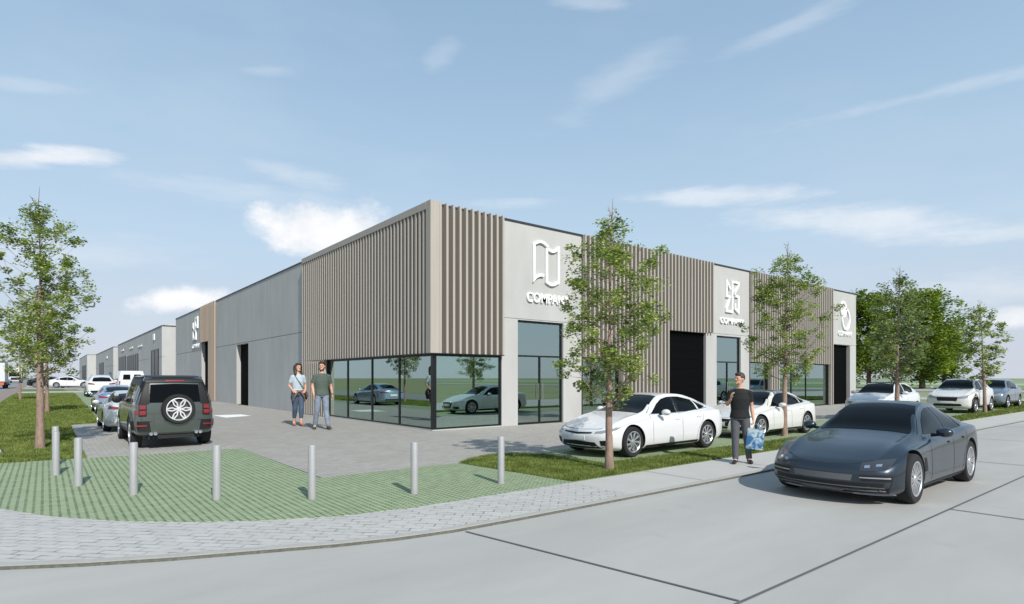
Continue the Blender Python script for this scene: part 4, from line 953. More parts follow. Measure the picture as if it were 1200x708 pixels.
c.patch('rear_spoiler', [(-.66, 1.74), (0, 1.76), (.66, 1.74)], [(-.62, 1.83), (0, 1.85), (.62, 1.83)], 'B', M_trim, off=.03, rows=3, cols=12)
c.patch('brake_light', [(-.22, 1.775), (.22, 1.775)], [(-.22, 1.80), (.22, 1.80)], 'B', M_red, off=.04, rows=1, cols=5)
c.mir('rear_pillar', [(.605, 1.18), (.90, 1.18)], [(.575, 1.80), (.72, 1.78)], 'B', M_trim, off=.009, rows=8, cols=5)
for A in c.mir('lamp_panel', [(.66, .86), (.84, .86)], [(.66, 1.19), (.84, 1.19)], 'B', M_trim, off=.012, rows=6, cols=4): pass
for z in (.90, 1.05): c.mir('tail_light', [(.68, z), (.82, z)], [(.68, z+.11), (.82, z+.11)], 'B', M_red, off=.03, rows=3, cols=3)
c.mir('side_marker', [(.855, .92), (.925, .92)], [(.855, 1.02), (.925, 1.02)], 'B', M_red, off=.012, rows=3, cols=3)
bp_ = c.patch('rear_bumper', [(-.94, .48), (-.6, .46), (0, .46), (.6, .46), (.94, .48)], [(-.95, .74), (-.6, .74), (0, .60), (.6, .74), (.95, .74)], 'B', M_trim, off=.045, rows=6, cols=20)
c.patch('tow_panel', [(-.56, .44), (.56, .44)], [(-.60, .72), (.60, .72)], 'B', P_olive, off=.055, rows=4, cols=10)
c.mir('reflector', [(.66, .60), (.90, .60)], [(.66, .64), (.90, .64)], 'B', M_red, off=.06, rows=1, cols=5)
c.patch('number_plate', [(-.62, .80), (-.36, .80)], [(-.62, .86), (-.36, .86)], 'B', M_olp if False else P_olive, off=.014, rows=1, cols=3)
for sg in (-1, 1):
    for y_ in (.48, .58):
        b = MB(); p = c.P(4.80, sg*y_, .41); b.lathe([(.026, -.10), (.045, -.10), (.045, .03), (.038, .035), (.032, .03), (.032, -.06), (0, -.06)], p, 'x', 18); b.obj('exhaust_pipe', M_chrome, c.root, 40)
b = MB(); b.box(4.2-c.hx, 4.66-c.hx, -.62, .62, .26, .45); b.obj('silencer', M_well, c.root)
sw = empty('spare_wheel', tuple(c.P(4.86, .06, 1.04)), R(-90)); sw.parent = c.root
make_wheel(sw, .40, .30, .22, 'star', 6, mat('bright_rim', (.72, .72, .73), .35, .5), 1)
for ch in sw.children: pass
c.both('arch_trim', [(3.36, .45), (3.42, .72), (3.85, .95), (4.28, .72), (4.34, .45)], [(3.30, .45), (3.36, .76), (3.85, 1.01), (4.34, .76), (4.40, .45)], P_olive, off=.03, rows=2, cols=16)
c.both('sill_trim', [(1.4, .32), (3.36, .32)], [(1.4, .45), (3.36, .45)], M_trim, off=.012, rows=2, cols=8)
c.both('roof_rail', [(2.4, 1.885), (4.3, 1.88)], [(2.4, 1.90), (4.3, 1.895)], M_trim, off=.03, rows=1, cols=8)
for sy in (-1, 1): c.mirror(1.85, 1.25, .96, sy, M_trim, (.08, .13, .11))

# other cars in the left bays, all seen from behind
c = Car('parked_car', SEDAN, (-7.45, 7.6, .01), R(-90), .88, 'pale silver saloon squeezed directly ahead of the off-roader', body=P_sage, group='cars parked in the left bays'); sedan_details(c, spokes=10, grille='slim')
c = Car('parked_car', SEDAN, (-7.0, 18.8, .01), R(-90), .93, 'ice blue silver saloon with wide red tail lights in the left bays', body=P_silver, group='cars parked in the left bays'); sedan_details(c, spokes=10, grille='slim')
c = Car('parked_car', CROSS, (-5.75, 49.8, .01), R(-90), 1.24, 'tall white crossover seen from behind further along the left bays', body=P_white, group='cars parked in the left bays'); cross_details(c)
b = MB()
for sy in (-1, 1): b.tube([c.P(1.9, sy*.56, 1.56), c.P(2.1, sy*.55, 1.62), c.P(3.3, sy*.54, 1.60), c.P(3.5, sy*.54, 1.52)], .016, 6)
b.obj('roof_rail', M_chrome, c.root)
c = Car('parked_car', CROSS, (-2.9, 33.5, .01), R(-90), 1.10, 'graphite car on the drive, only its roof showing over the off-roader', body=P_dark); cross_details(c)
b = MB()
for sy in (-1, 1): b.tube([c.P(1.9, sy*.56, 1.56), c.P(2.1, sy*.55, 1.64), c.P(3.3, sy*.54, 1.62), c.P(3.5, sy*.54, 1.52)], .02, 6)
b.obj('roof_rail', M_chrome, c.root)
c = Car('parked_car', SEDAN, (-6.0, 109.5, .01), R(158), 1.34, 'white saloon seen side on at the far car park beyond the verge', body=P_white); sedan_details(c)
c = Car('parked_car', SEDAN, (-8.8, 119, .01), R(160), 1.40, 'dark saloon side on behind the far white saloon', body=P_dark); sedan_details(c)
c = Car('parked_car', SEDAN, (-17.5, 170, .0), R(-90), 1.2, 'small dark car far away on the side road', body=P_dark); sedan_details(c)

# white van
VAN = dict(L=4.9, R=.34, wheels=(.95, 4.0), nx=60, sweep=(.16, .04), box=1, inset=.0, gap=.05,
    nose=[(.2, .08), (.5, 0), (.9, .04), (1.1, .16)], tail=[(.2, .06), (.5, 0), (1.2, .0), (1.9, .10)],
    st=[(0, .32, .80, .84, .88, .7), (.2, .24, .92, .92, 1.0, .76), (.8, .22, 1.06, .95, 1.20, .80), (1.1, .22, 1.10, .95, 1.36, .80), (1.7, .22, 1.12, .95, 1.82, .78), (2.1, .22, 1.12, .95, 1.94, .78), (3.5, .22, 1.12, .95, 1.97, .78), (4.8, .25, 1.12, .94, 1.95, .77), (4.9, .30, 1.12, .92, 1.92, .76)])
c = Car('white_van', VAN, (-3.15, 53.6, .01), R(-90), 1.22, 'white panel van on the drive with two small square rear windows', 'van', body=P_white); c.wheel_set('plain', 6)
c.mir('rear_window', [(.12, 1.25), (.62, 1.25)], [(.12, 1.66), (.58, 1.66)], 'B', M_cglass, rows=4, cols=5)
c.both('side_window', [(1.25, 1.15), (2.1, 1.15)], [(1.55, 1.50), (1.75, 1.64), (2.1, 1.66)], M_cglass, rows=4, cols=6)
c.patch('windscreen', [(-.72, 1.22), (.72, 1.22)], [(-.64, 1.75), (.64, 1.75)], 'F', M_cglass, rows=6, cols=8)
c.mir('tail_light', [(.80, .80), (.90, .80)], [(.78, 1.15), (.86, 1.15)], 'B', M_red, off=.01, rows=3, cols=2)
c.patch('number_plate', [(.14, .98), (.52, .98)], [(.14, 1.10), (.52, 1.10)], 'B', M_trim, off=.01, rows=2, cols=4)
c.line('rear_door_seam', [(0, .4), (0, 1.1), (0, 1.85)], 'B')
for sy in (-1, 1): c.mirror(1.45, 1.28, .95, sy, M_trim, (.06, .12, .14))

# lorries on the side road
def lorry(name, loc, rz, scale, label, rear=True):
    t = empty(name, loc, rz, label, 'lorry', None, scale)
    Mw = mat('lorry_panel', lin('#c5c8c9'), .5, noise_amt=.04); Mg = mat('lorry_grey', lin('#56595d'), .6)
    b = MB(); b.box(-1.25, 1.25, -4.5, 3.2, .95, 3.9); b.obj('cargo_box', Mw, t)
    b = MB(); b.box(-1.27, 1.27, -4.54, -4.505, 3.70, 3.95); b.box(-1.27, 1.27, -4.54, -4.505, .90, 1.05); b.box(-1.27, -1.20, -4.54, -4.505, 1.06, 3.69); b.box(1.20, 1.27, -4.54, -4.505, 1.06, 3.69); b.box(-.03, .03, -4.54, -4.505, 1.06, 3.69); b.obj('door_frame', Mg, t)
    b = MB(); b.box(-1.1, 1.1, -4.3, 5.6, .6, .92); b.obj('chassis', M_trim, t)
    b = MB()
    prof = [(3.4, .55), (5.7, .55), (5.75, 1.5), (5.55, 2.7), (5.2, 3.0), (3.4, 3.1)]
    n = len(prof); vs = [(-1.2, y, z) for y, z in prof]+[(1.2, y, z) for y, z in prof]; b.add(vs, [tuple(range(n)), tuple(reversed(range(n, 2*n)))]+[(i, (i+1) % n, n+(i+1) % n, n+i) for i in range(n)])
    cab = b.obj('cab', Mw, t)
    b = MB(); b.add([(-1.1, 5.77, 1.6), (1.1, 5.77, 1.6), (1.05, 5.59, 2.62), (-1.05, 5.59, 2.62), (-1.1, 5.74, 1.6), (1.1, 5.74, 1.6), (1.05, 5.56, 2.62), (-1.05, 5.56, 2.62)], [(0, 1, 2, 3), (7, 6, 5, 4), (0, 4, 5, 1), (1, 5, 6, 2), (2, 6, 7, 3), (3, 7, 4, 0)]); b.obj('windscreen', M_cglass, cab)
    b = MB(); b.box(-.8, .8, 5.75, 5.79, .8, 1.35); b.obj('grille', M_trim, cab)
    for sx in (-1, 1):
        b = MB(); b.box(sx*1.05-.12, sx*1.05+.12, 5.72, 5.80, .7, .9); b.obj('headlight', M_lens, cab)
        b = MB(); b.box(sx*1.35-.08, sx*1.35+.08, 5.3, 5.4, 1.7, 2.4); b.obj('mirror', M_trim, cab)
        b = MB(); b.box(sx*.75-.35, sx*.75+.35, -4.60, -4.545, .55, .88); b.obj('tail_light', mat('orange_red_lamp', (.6, .12, .04), .4), t)
        for y in (-3.2, -2.0, 4.5):
            b = MB(); b.lathe([(0, 0), (.30, .02*sx), (.34, 0), (.50, 0), (.52, -.05*sx), (.52, -.30*sx), (0, -.30*sx)], (sx*1.2, y, .52), 'x', 24); b.obj('wheel', M_tyre, t, 40)
    return t
lorry('delivery_lorry', (-16.0, 111, -.02), 0, 1.12, 'grey box lorry at the left edge of the photo on the side road')
lorry('delivery_lorry', (-17.6, 252, -.02), R(180), 1.38, 'distant white lorry facing this way down the side road')

# ------------------------------------------------------------------ trees
M_bark = mat('young_bark', lin('#8a7568'), .9, noise_amt=.35, noise_scale=14, bump=.7, bump_scale=30, stretch=(1, 1, .35))
M_bark2 = mat('old_bark', lin('#5b4f44'), .95, noise_amt=.3, noise_scale=4, bump=.6, bump_scale=10)
def leaf_mat(name, dark, mid, light, nsc):
    m = bpy.data.materials.new(name); m.use_nodes = True; t = m.node_tree; n = t.nodes; l = t.links; b = n['Principled BSDF']
    g = n.new('ShaderNodeNewGeometry'); tx = n.new('ShaderNodeTexCoord'); a = n.new('ShaderNodeTexNoise'); a.inputs['Scale'].default_value = nsc; a.inputs['Detail'].default_value = 3; l.new(tx.outputs['Object'], a.inputs[0])
    r2 = n.new('ShaderNodeMath'); r2.operation = 'MULTIPLY_ADD'; l.new(g.outputs['Random Per Island'], r2.inputs[0]); r2.inputs[1].default_value = .45; r2.inputs[2].default_value = -.22
    ad = n.new('ShaderNodeMath'); ad.operation = 'ADD'; l.new(a.outputs[0], ad.inputs[0]); l.new(r2.outputs[0], ad.inputs[1])
    c = n.new('ShaderNodeValToRGB'); e = c.color_ramp.elements; e[0].position = .28; e[0].color = (*lin(dark), 1); e[1].position = .75; e[1].color = (*lin(light), 1); q = e.new(.5); q.color = (*lin(mid), 1)
    l.new(ad.outputs[0], c.inputs[0]); l.new(c.outputs[0], b.inputs['Base Color']); b.inputs['Roughness'].default_value = .5; b.inputs['Specular IOR Level'].default_value = .35
    tr = n.new('ShaderNodeBsdfTranslucent'); l.new(c.outputs[0], tr.inputs[0]); mx = n.new('ShaderNodeMixShader'); mx.inputs[0].default_value = .38
    l.new(b.outputs[0], mx.inputs[1]); l.new(tr.outputs[0], mx.inputs[2]); l.new(mx.outputs[0], n['Material Output'].inputs[0]); return m
M_leafA = leaf_mat('young_leaves', '#5f7335', '#879a47', '#b5c06d', 1.6)
M_leafB = leaf_mat('dense_leaves', '#46601c', '#6e8828', '#98a838', .35)
M_leafC = leaf_mat('olive_leaves', '#55693c', '#7a8c50', '#9dab6b', 1.2)
def rvec(r):
    while True:
        v = Vector((r.uniform(-1, 1), r.uniform(-1, 1), r.uniform(-1, 1)))
        if .02 < v.length < 1: return v.normalized()
def make_tree(name, loc, h, cw, z0, seed, leaf_m, bark, label, trunk_r, leaf=.085, n_limb=30, clump=30, clump_r=.2, group=None, shape='column', cat='tree', twigs=True):
    r = random.Random(seed); root = empty(name, loc, 0, label, cat, group)
    tb = MB(); pts = []; n = 12; wx = wy = 0
    for i in range(n+1):
        t = i/n; wx += r.uniform(-.02, .02)*h/6; wy += r.uniform(-.02, .02)*h/6
        pts.append(Vector((wx*t*2, wy*t*2, h*.97*t)))
    tb.tube(pts, [trunk_r*(1.25 if i == 0 else 1)*(((1-i/n)**.8) if shape != 'column' else (1-i/n)**.8*(1 if i/n < z0/h else max(.42, 1-1.6*(i/n-z0/h))))+trunk_r*.05 for i in range(n+1)], 10)
    def trunk_at(z):
        t = min(.999, z/(h*.97))*n; i = int(t); return pts[i].lerp(pts[i+1], t-i)
    # knots
    for i in range(5):
        z = r.uniform(.1, z0); p = trunk_at(z); a = r.uniform(0, 6.28); rr = trunk_r*(1-z/h)**.8
        tb.ball(p+Vector((math.cos(a), math.sin(a), 0))*rr*.85, (rr*.3, rr*.3, rr*.45), 8, 6)
    leaves_v = []; leaves_f = []
    def leaf_at(c, s):
        d = rvec(r); d.z = abs(d.z)*.4-.2; d.normalize(); up = (Vector((0, 0, 1))+rvec(r)*.9).normalized(); sd = d.cross(up).normalized(); up = sd.cross(d)
        s *= r.uniform(.7, 1.25); o = len(leaves_v)
        for q in (c-d*s*.5, c+sd*s*.36-up*s*.06, c+d*s*.55-up*s*.12, c-sd*s*.36-up*s*.06): leaves_v.append(tuple(q))
        leaves_f.append((o, o+1, o+2)); leaves_f.append((o, o+2, o+3))
    def blob(c, R_, k):
        fl = r.uniform(.55, .9)
        for _ in range(k):
            v = rvec(r)*R_*(r.random()**.45); v.z *= fl; leaf_at(c+v, leaf)
    def prof(t):     # crown half width as a share of the widest
        if shape == 'column': return pchip([0, .12, .35, .6, .8, .92, 1], [.55, .85, 1, .95, .72, .42, .15], t)
        return max(.25, (math.sin(math.pi*min(.98, .2+.76*t))**.55))
    golden = 2.4
    for i in range(n_limb):
        t = (i+.5)/n_limb; z = z0+(h*.93-z0)*t**.95; az = i*golden+r.uniform(-.5, .5)
        L_ = cw*.5*prof(t)*r.uniform(.62, 1.18); rise = (.85 if shape == 'column' else .6)*L_*r.uniform(.6, 1.2)
        base = trunk_at(max(.4, z-rise*.6)); d = Vector((math.cos(az), math.sin(az), 0))
        p1 = base+d*L_*.45+Vector((0, 0, rise*.30)); p2 = base+d*L_+Vector((0, 0, rise))
        br = trunk_r*.20*(1-t*.7); tb.tube([base, p1, p2], [br, br*.6, br*.2], 5)
        nb = 4 if shape == 'column' else 6
        ends = [(p2, 1.0)]
        for q in range(nb):
            s = r.uniform(.35, .95); st = base.lerp(p1, s/.5) if s < .5 else p1.lerp(p2, (s-.5)/.5)
            e_ = st+(d*.4+rvec(r)).normalized()*L_*r.uniform(.22, .48)+Vector((0, 0, L_*.08)); tb.tube([st, e_], [br*.4, br*.12], 4); ends.append((e_, .85))
        for e_, k_ in ends:
            dens = 1 if (shape != 'column' or t < .82) else .45
            if r.random() < (.10 if shape == 'column' else .04): continue
            blob(e_+rvec(r)*clump_r*.3, clump_r*r.uniform(.7, 1.25)*k_, int(clump*dens*r.uniform(.6, 1.3)))
    if twigs:
        top = trunk_at(h*.9)
        for i in range(16):
            z = h*r.uniform(.80, .95); p = trunk_at(z); d = Vector((r.uniform(-1, 1), r.uniform(-1, 1), r.uniform(.7, 1.6))).normalized()
            e_ = p+d*r.uniform(.2, .5)*h/6; tb.tube([p, e_], [.008, .003], 4)
            for _ in range(5): leaf_at(p.lerp(e_, r.uniform(.4, 1))+rvec(r)*.04, leaf*.7)
        tb.tube([trunk_at(h*.95), trunk_at(h*.95)+Vector((.02, 0, .07*h))], [.01, .004], 5)
    tb.obj('trunk', bark, root, 60, fix=False)
    me = bpy.data.meshes.new('crown'); me.from_pydata(leaves_v, [], leaves_f); link('crown', me, leaf_m, root)
    return root
ST = 'young street trees with slim trunks'
G = dict(n_limb=46, clump=84, clump_r=.21, leaf=.062)
make_tree('young_tree', (-9.83, 1.54, 0), 6.1, 2.0, 2.0, 11, M_leafA, M_bark, 'young tree with pinkish trunk nearest on the left grass verge', .085, group=ST, **dict(G, n_limb=48))
make_tree('young_tree', (-9.65, 20.1, 0), 6.0, 2.3, 2.0, 12, M_leafA, M_bark, 'young tree just behind the nearest one on the left verge', .085, group=ST, n_limb=42, clump=50, clump_r=.26, leaf=.095)
make_tree('young_tree', (-11.2, 42, 0), 6.0, 2.6, 1.8, 13, M_leafA, M_bark, 'farther young tree on the left verge, at the left edge of the photo', .08, group=ST, n_limb=32, clump=22, clump_r=.28, leaf=.15)
make_tree('young_tree', (-1.60, -8.97, 0), 4.9, 1.80, 1.35, 21, M_leafA, M_bark, 'young tree in front of the glossy white saloon and the first COMPANY sign', .070, group=ST, **dict(G, leaf=.056, clump=84, clump_r=.18, n_limb=48))
make_tree('young_tree', (7.17, -7.88, 0), 5.6, 2.0, 1.75, 22, M_leafA, M_bark, 'young tree between the white saloon with the black grille and the driving car', .078, group=ST, **G)
make_tree('young_tree', (15.75, -7.97, 0), 5.9, 1.95, 1.6, 23, M_leafC, M_bark, 'darker young tree rising behind the driving sports saloon', .09, group=ST, n_limb=40, clump=60, clump_r=.24, leaf=.085)
make_tree('young_tree', (25.5, -8.5, 0), 5.4, 1.9, 1.7, 24, M_leafA, M_bark, 'rightmost young tree, on the grass by the grey blue estate', .08, group=ST, n_limb=34, clump=46, clump_r=.22, leaf=.10)
make_tree('broadleaf_tree', (97.17, 22.7, -.05), 16.4, 9.2, 2.4, 31, M_leafB, M_bark2, 'big dense green tree next to the right end of the hall', .35, leaf=.42, n_limb=70, clump=34, clump_r=1.15, group='large trees beyond the hall', shape='round', twigs=False)
make_tree('broadleaf_tree', (103.2, 16.9, -.05), 16.8, 11.5, 2.2, 32, M_leafB, M_bark2, 'widest big tree, behind the darker young tree on the right', .4, leaf=.42, n_limb=85, clump=36, clump_r=1.25, group='large trees beyond the hall', shape='round', twigs=False)
make_tree('broadleaf_tree', (111, 16.0, -.05), 11.0, 7.0, 1.6, 33, M_leafB, M_bark2, 'lowest of the big trees, just left of the rightmost young tree', .3, leaf=.42, n_limb=55, clump=32, clump_r=1.0, group='large trees beyond the hall', shape='round', twigs=False)

# ------------------------------------------------------------------ people
M_skin = mat('skin', lin('#c69a80'), .55, noise_amt=.05, noise_scale=20)
M_hair = mat('brown_hair', lin('#3a2a20'), .6, noise_amt=.2, noise_scale=60)
M_hair2 = mat('dark_brown_hair', lin('#2c211c'), .55, noise_amt=.2, noise_scale=60)
M_eye = mat('eye_dark', (.03, .025, .02), .2); M_lip = mat('lips', lin('#9c5f54'), .5)
def cloth(name, hexc, na=.12, ns=14): return mat(name, lin(hexc), .85, noise_amt=na, noise_scale=ns, bump=.5, bump_scale=25)
def remesh(mb, name, m, parent, vox=.008, sm=4):
    o = mb.obj(name, m, None, fix=True); md = o.modifiers.new('r', 'REMESH'); md.mode = 'VOXEL'; md.voxel_size = vox
    s_ = o.modifiers.new('s', 'SMOOTH'); s_.factor = .5; s_.iterations = sm
    me = evaluated(o); o.modifiers.clear(); o.data = me; me.name = name
    for p in me.polygons: p.use_smooth = True
    o.parent = parent; return o
def person(loc, height, rz, label, pose, top, top_m, leg_m, shoe_m, hair_m, woman=False, head_turn=0, beard=False, sleeve=.55, trouser_len=1.0, group=None):
    root = empty('person', loc, rz, label, 'person', group, height/1.78)
    V = Vector; sx = .93 if woman else 1.0; J = pose
    body = MB()
    hips = J['pelvis']; ch = J['chest']; nk = J['neck']; k_w = .88 if woman else 1
    torso = [(hips, (.158, .112)), (hips.lerp(ch, .4), (.138*k_w, .098)), (ch, (.168*k_w, .118)), (ch.lerp(nk, .55), (.165*k_w, .10)), (ch.lerp(nk, .85), (.10*k_w, .075)), (nk, (.056, .058)), (nk+V((0, -.005, .09)), (.052, .056))]
    body.tube([a for a, _ in torso], [b for _, b in torso], 20, side=(1, 0, 0))
    hc = nk+V((0, -.015, .175)); rot = Matrix.Rotation(R(head_turn), 3, 'Z')
    def hp(x, y, z): return hc+rot @ V((x, y, z))
    body.ball(hc, (.074, .092, .112), 20, 14, rot=rot); body.ball(hp(0, -.03, -.065), (.055, .062, .058), 16, 10, rot=rot)
    body.ball(hp(0, -.095, -.012), (.014, .020, .026), 10, 8, rot=rot); body.ball(hp(0, -.088, .028), (.045, .016, .014), 10, 6, rot=rot); body.ball(hp(0, -.088, -.088), (.022, .018, .018), 10, 6, rot=rot)
    for s in (-1, 1): body.ball(hp(s*.076, .005, -.01), (.012, .022, .034), 10, 8, rot=rot)
    leg_pts = {}
    for s in (-1, 1):
        hj, kj, aj, tj = J['hip%d' % s], J['knee%d' % s], J['ankle%d' % s], J['toe%d' % s]; mid = kj.lerp(aj, .3)
        leg_pts[s] = ([hj+V((0, 0, .02)), hj.lerp(kj, .4), kj, mid, aj], [.088, .074, .055, .053, .035])
        body.tube(*leg_pts[s], 14); body.tube([aj, aj.lerp(tj, .5)+V((0, 0, -.01)), tj], [(.035, .035), (.040, .030), (.035, .018)], 12)
    arm_pts = {}
    for s in (-1, 1):
        sj, ej, wj = J['sh%d' % s], J['el%d' % s], J['wr%d' % s]
        arm_pts[s] = ([sj, sj.lerp(ej, .5), ej, ej.lerp(wj, .35), wj], [.050*k_w, .045*k_w, .036*k_w, .036*k_w, .024*k_w])
        body.tube(*arm_pts[s], 12)
        hd = J['hand%d' % s].normalized(); pn = J['palm%d' % s].normalized(); sd = hd.cross(pn).normalized()
        body.tube([wj, wj+hd*.045, wj+hd*.092], [(.026, .018), (.038, .015), (.036, .013)], 12, side=tuple(sd))
        curl = J.get('curl%d' % s, .35)
        for f, (off, ln) in enumerate(zip((-.027, -.009, .009, .027), (.068, .078, .072, .056))):
            p = wj+hd*.085+sd*off; d1 = (hd*math.cos(curl)+pn*math.sin(curl)); d2 = (hd*math.cos(curl*2.2)+pn*math.sin(curl*2.2)); d1 += sd*off*2
            q1 = p+d1*ln*.5; q2 = q1+d2*ln*.5; body.tube([p-hd*.02, p, q1, q2], [.0085, .0085, .008, .0065], 8)
        tb_ = wj+hd*.03-sd*.028; td = (hd*.7-sd*.6+pn*.3).normalized(); body.tube([tb_-td*.01, tb_+td*.03, tb_+td*.055+hd*.012], [.011, .010, .0075], 8)
    bo = remesh(body, 'body', M_skin, root, .0065, 3)
    # face details
    ey = MB()
    for s in (-1, 1): ey.ball(hp(s*.030, -.0835, .008), (.013, .006, .007), 10, 6, rot=rot); ey.ball(hp(s*.030, -.088, .030), (.019, .005, .0045), 8, 5, rot=rot)
    ey.obj('eyes', M_eye, bo, 180); mo = MB(); mo.ball(hp(0, -.092, -.052), (.024, .006, .007), 10, 6, rot=rot); mo.obj('mouth', M_lip, bo, 180)
    # hair
    hr = MB(); hr.ball(hp(0, .018, .032), (.083, .090, .098), 20, 12, rot=rot)
    hr.ball(hp(0, -.050, .085), (.068, .048, .036), 14, 8, rot=rot)
    if woman:
        for s in (-1, 1): hr.tube([hp(s*.05, -.02, .09), hp(s*.085, .0, .02), hp(s*.092, .0, -.08), hp(s*.095, -.03, -.19), hp(s*.08, -.04, -.26)], [(.03, .035), (.035, .055), (.035, .05), (.03, .04), (.012, .018)], 10)
        hr.tube([hp(0, .07, .05), hp(0, .085, -.08), hp(0, .09, -.22)], [(.075, .04), (.085, .04), (.06, .02)], 12, side=(1, 0, 0))
    else:
        for s in (-1, 1): hr.ball(hp(s*.066, .02, .03), (.020, .05, .05), 10, 8, rot=rot)
        if beard: hr.tube([hp(-.068, -.01, -.03), hp(-.055, -.055, -.085), hp(0, -.085, -.108), hp(.055, -.055, -.085), hp(.068, -.01, -.03)], [(.012, .02), (.014, .022), (.016, .022), (.014, .022), (.012, .02)], 8)
    remesh(hr, 'hair', hair_m, root, .008, 2)
    # shirt
    sh = MB(); g = .016
    hem = J['hem']
    sh.tube([hem, hips.lerp(ch, .35), ch, ch.lerp(nk, .55), ch.lerp(nk, .84), ch.lerp(nk, .93)], [(.185*k_w+g*.6, .142), (.150*k_w+g, .112), (.178*k_w+g*.7, .126), (.178*k_w, .112), (.115*k_w, .088), (.075, .07)], 20, side=(1, 0, 0))
    for s in (-1, 1):
        pt = [J['sh%d' % s]-V((s*.07, 0, -.012)), J['sh%d' % s]+V((0, 0, -.008)), J['sh%d' % s].lerp(J['el%d' % s], sleeve), J['sh%d' % s].lerp(J['el%d' % s], sleeve+.14)]
        sh.tube(pt, [.050*k_w, .060*k_w, .057*k_w, .060*k_w], 14)
    remesh(sh, top, top_m, root, .009, 4)
    # trousers
    tr = MB()
    tr.tube([hips+V((0, 0, .10)), hips+V((0, 0, .02)), hips+V((0, 0, -.07))], [(.140, .098), (.160, .115), (.150, .115)], 18, side=(1, 0, 0))
    for s in (-1, 1):
        p, rr = leg_pts[s]; e_ = p[3].lerp(p[4], trouser_len); tr.tube([p[0], p[1], p[2], p[3], e_], [.098, .088, .072, .068, .058 if trouser_len > .9 else .05], 14)
    remesh(tr, 'trousers', leg_m, root, .009, 4)
    for s in (-1, 1):
        aj, tj = J['ankle%d' % s], J['toe%d' % s]; f = (tj-aj); f.z = 0; f.normalize(); z = tj.z-.028
        so_ = MB(); he = V((aj.x, aj.y, 0))-f*.05; so_.tube([he+V((0, 0, tj.z+.012)), V((aj.x, aj.y, tj.z+.02))+f*.03, V((tj.x, tj.y, tj.z+.004))-f*.03, V((tj.x, tj.y, tj.z))+f*.03], [(.036, .04), (.042, .045), (.046, .032), (.028, .020)], 12)
        so_.tube([aj+V((0, 0, .03)), aj+V((0, 0, -.04))], .042, 12)
        remesh(so_, 'shoe', shoe_m, root, .008, 2)
    return root, hp
V = Vector
def base_pose():
    return {'pelvis': V((0, 0, .93)), 'chest': V((0, 0, 1.27)), 'neck': V((0, .01, 1.49)), 'hem': V((0, 0, .90)),
        'hip-1': V((-.09, 0, .90)), 'hip1': V((.09, 0, .90)), 'knee-1': V((-.10, -.01, .49)), 'knee1': V((.10, -.01, .49)), 'ankle-1': V((-.11, .02, .085)), 'ankle1': V((.11, .02, .085)),
        'toe-1': V((-.12, -.16, .03)), 'toe1': V((.12, -.16, .03)), 'sh-1': V((-.175, 0, 1.405)), 'sh1': V((.175, 0, 1.405)), 'el-1': V((-.225, .02, 1.13)), 'el1': V((.225, .02, 1.13)),
        'wr-1': V((-.24, -.04, .88)), 'wr1': V((.24, -.04, .88)), 'hand-1': V((0, -.1, -1)), 'hand1': V((0, -.1, -1)), 'palm-1': V((1, -.1, 0)), 'palm1': V((-1, -.1, 0))}
def face_cam(x, y):
    dx, dy = cam.location.x-x, cam.location.y-y; return math.atan2(dx, -dy)
# man in black with shopping bags
P_ = base_pose()
P_.update({'el-1': V((-.235, .02, 1.14)), 'wr-1': V((-.165, -.17, 1.27)), 'hand-1': V((.15, -.25, 1)), 'palm-1': V((.9, .3, 0)), 'curl-1': .45,
    'el1': V((.215, .04, 1.13)), 'wr1': V((.245, -.02, .87)), 'hand1': V((.02, -.05, -1)), 'palm1': V((-1, 0, 0)), 'curl1': 1.1,
    'hip-1': V((-.085, 0, .90)), 'knee-1': V((-.085, -.02, .49)), 'ankle-1': V((-.08, -.02, .085)), 'toe-1': V((-.11, -.20, .03)), 'knee1': V((.13, .03, .49)), 'ankle1': V((.17, .11, .085)), 'toe1': V((.21, -.06, .03))})
mx_, my_ = 1.08, -10.01
person((mx_, my_, 0), 1.80, face_cam(mx_, my_), 'man in black T-shirt and grey trousers on the sidewalk holding shopping bags', P_, 't_shirt', cloth('black_cotton', '#17181a', .1), cloth('grey_trousers', '#55565b'), mat('black_leather', (.02, .02, .02), .4), M_hair, head_turn=-48)
# his bags
a = face_cam(mx_, my_)
def bag(offx, offy, w, h, d, zt, m, label, seed, print_m=None, rz=0, tilt=0):
    c, s = math.cos(a), math.sin(a); x = mx_+offx*c-offy*s; y = my_+offx*s+offy*c
    r_ = empty('shopping_bag', (x, y, zt), a+rz, label, 'shopping bag', 'shopping bags held by the man in black')
    r_.rotation_euler = (0, R(tilt), a+rz)
    b = MB(); n = 8; rnd = random.Random(seed)
    rings = []
    for i in range(n+1):
        t = i/n; z = -h*t; ww = w*.5*(1+.04*math.sin(t*3)); dd = d*.5*(.25+.75*min(1, t*1.6))
        rings.append([(-ww, -dd*.6, z), (-ww*.5, -dd, z), (0, -dd*1.05, z), (ww*.5, -dd, z), (ww, -dd*.6, z), (ww, dd*.6, z), (ww*.5, dd, z), (0, dd*1.05, z), (-ww*.5, dd, z), (-ww, dd*.6, z)])
    vs = [(p[0]+rnd.uniform(-.004, .004), p[1]+rnd.uniform(-.006, .006), p[2]) for q in rings for p in q]; m_ = 10
    fs = [(i*m_+j, i*m_+(j+1) % m_, (i+1)*m_+(j+1) % m_, (i+1)*m_+j) for i in range(n) for j in range(m_)]+[tuple(n*m_+j for j in range(m_))]
    b.add(vs, fs); b.obj('bag_body', m, r_, 60)
    hb = MB()
    for y_ in (-.012, .012): hb.tube([(-w*.2, y_, -.01), (-w*.12, y_, .07), (0, y_, .10), (w*.12, y_, .07), (w*.2, y_, -.01)], .006, 6)
    hb.obj('bag_handle', m, r_, 60); return r_
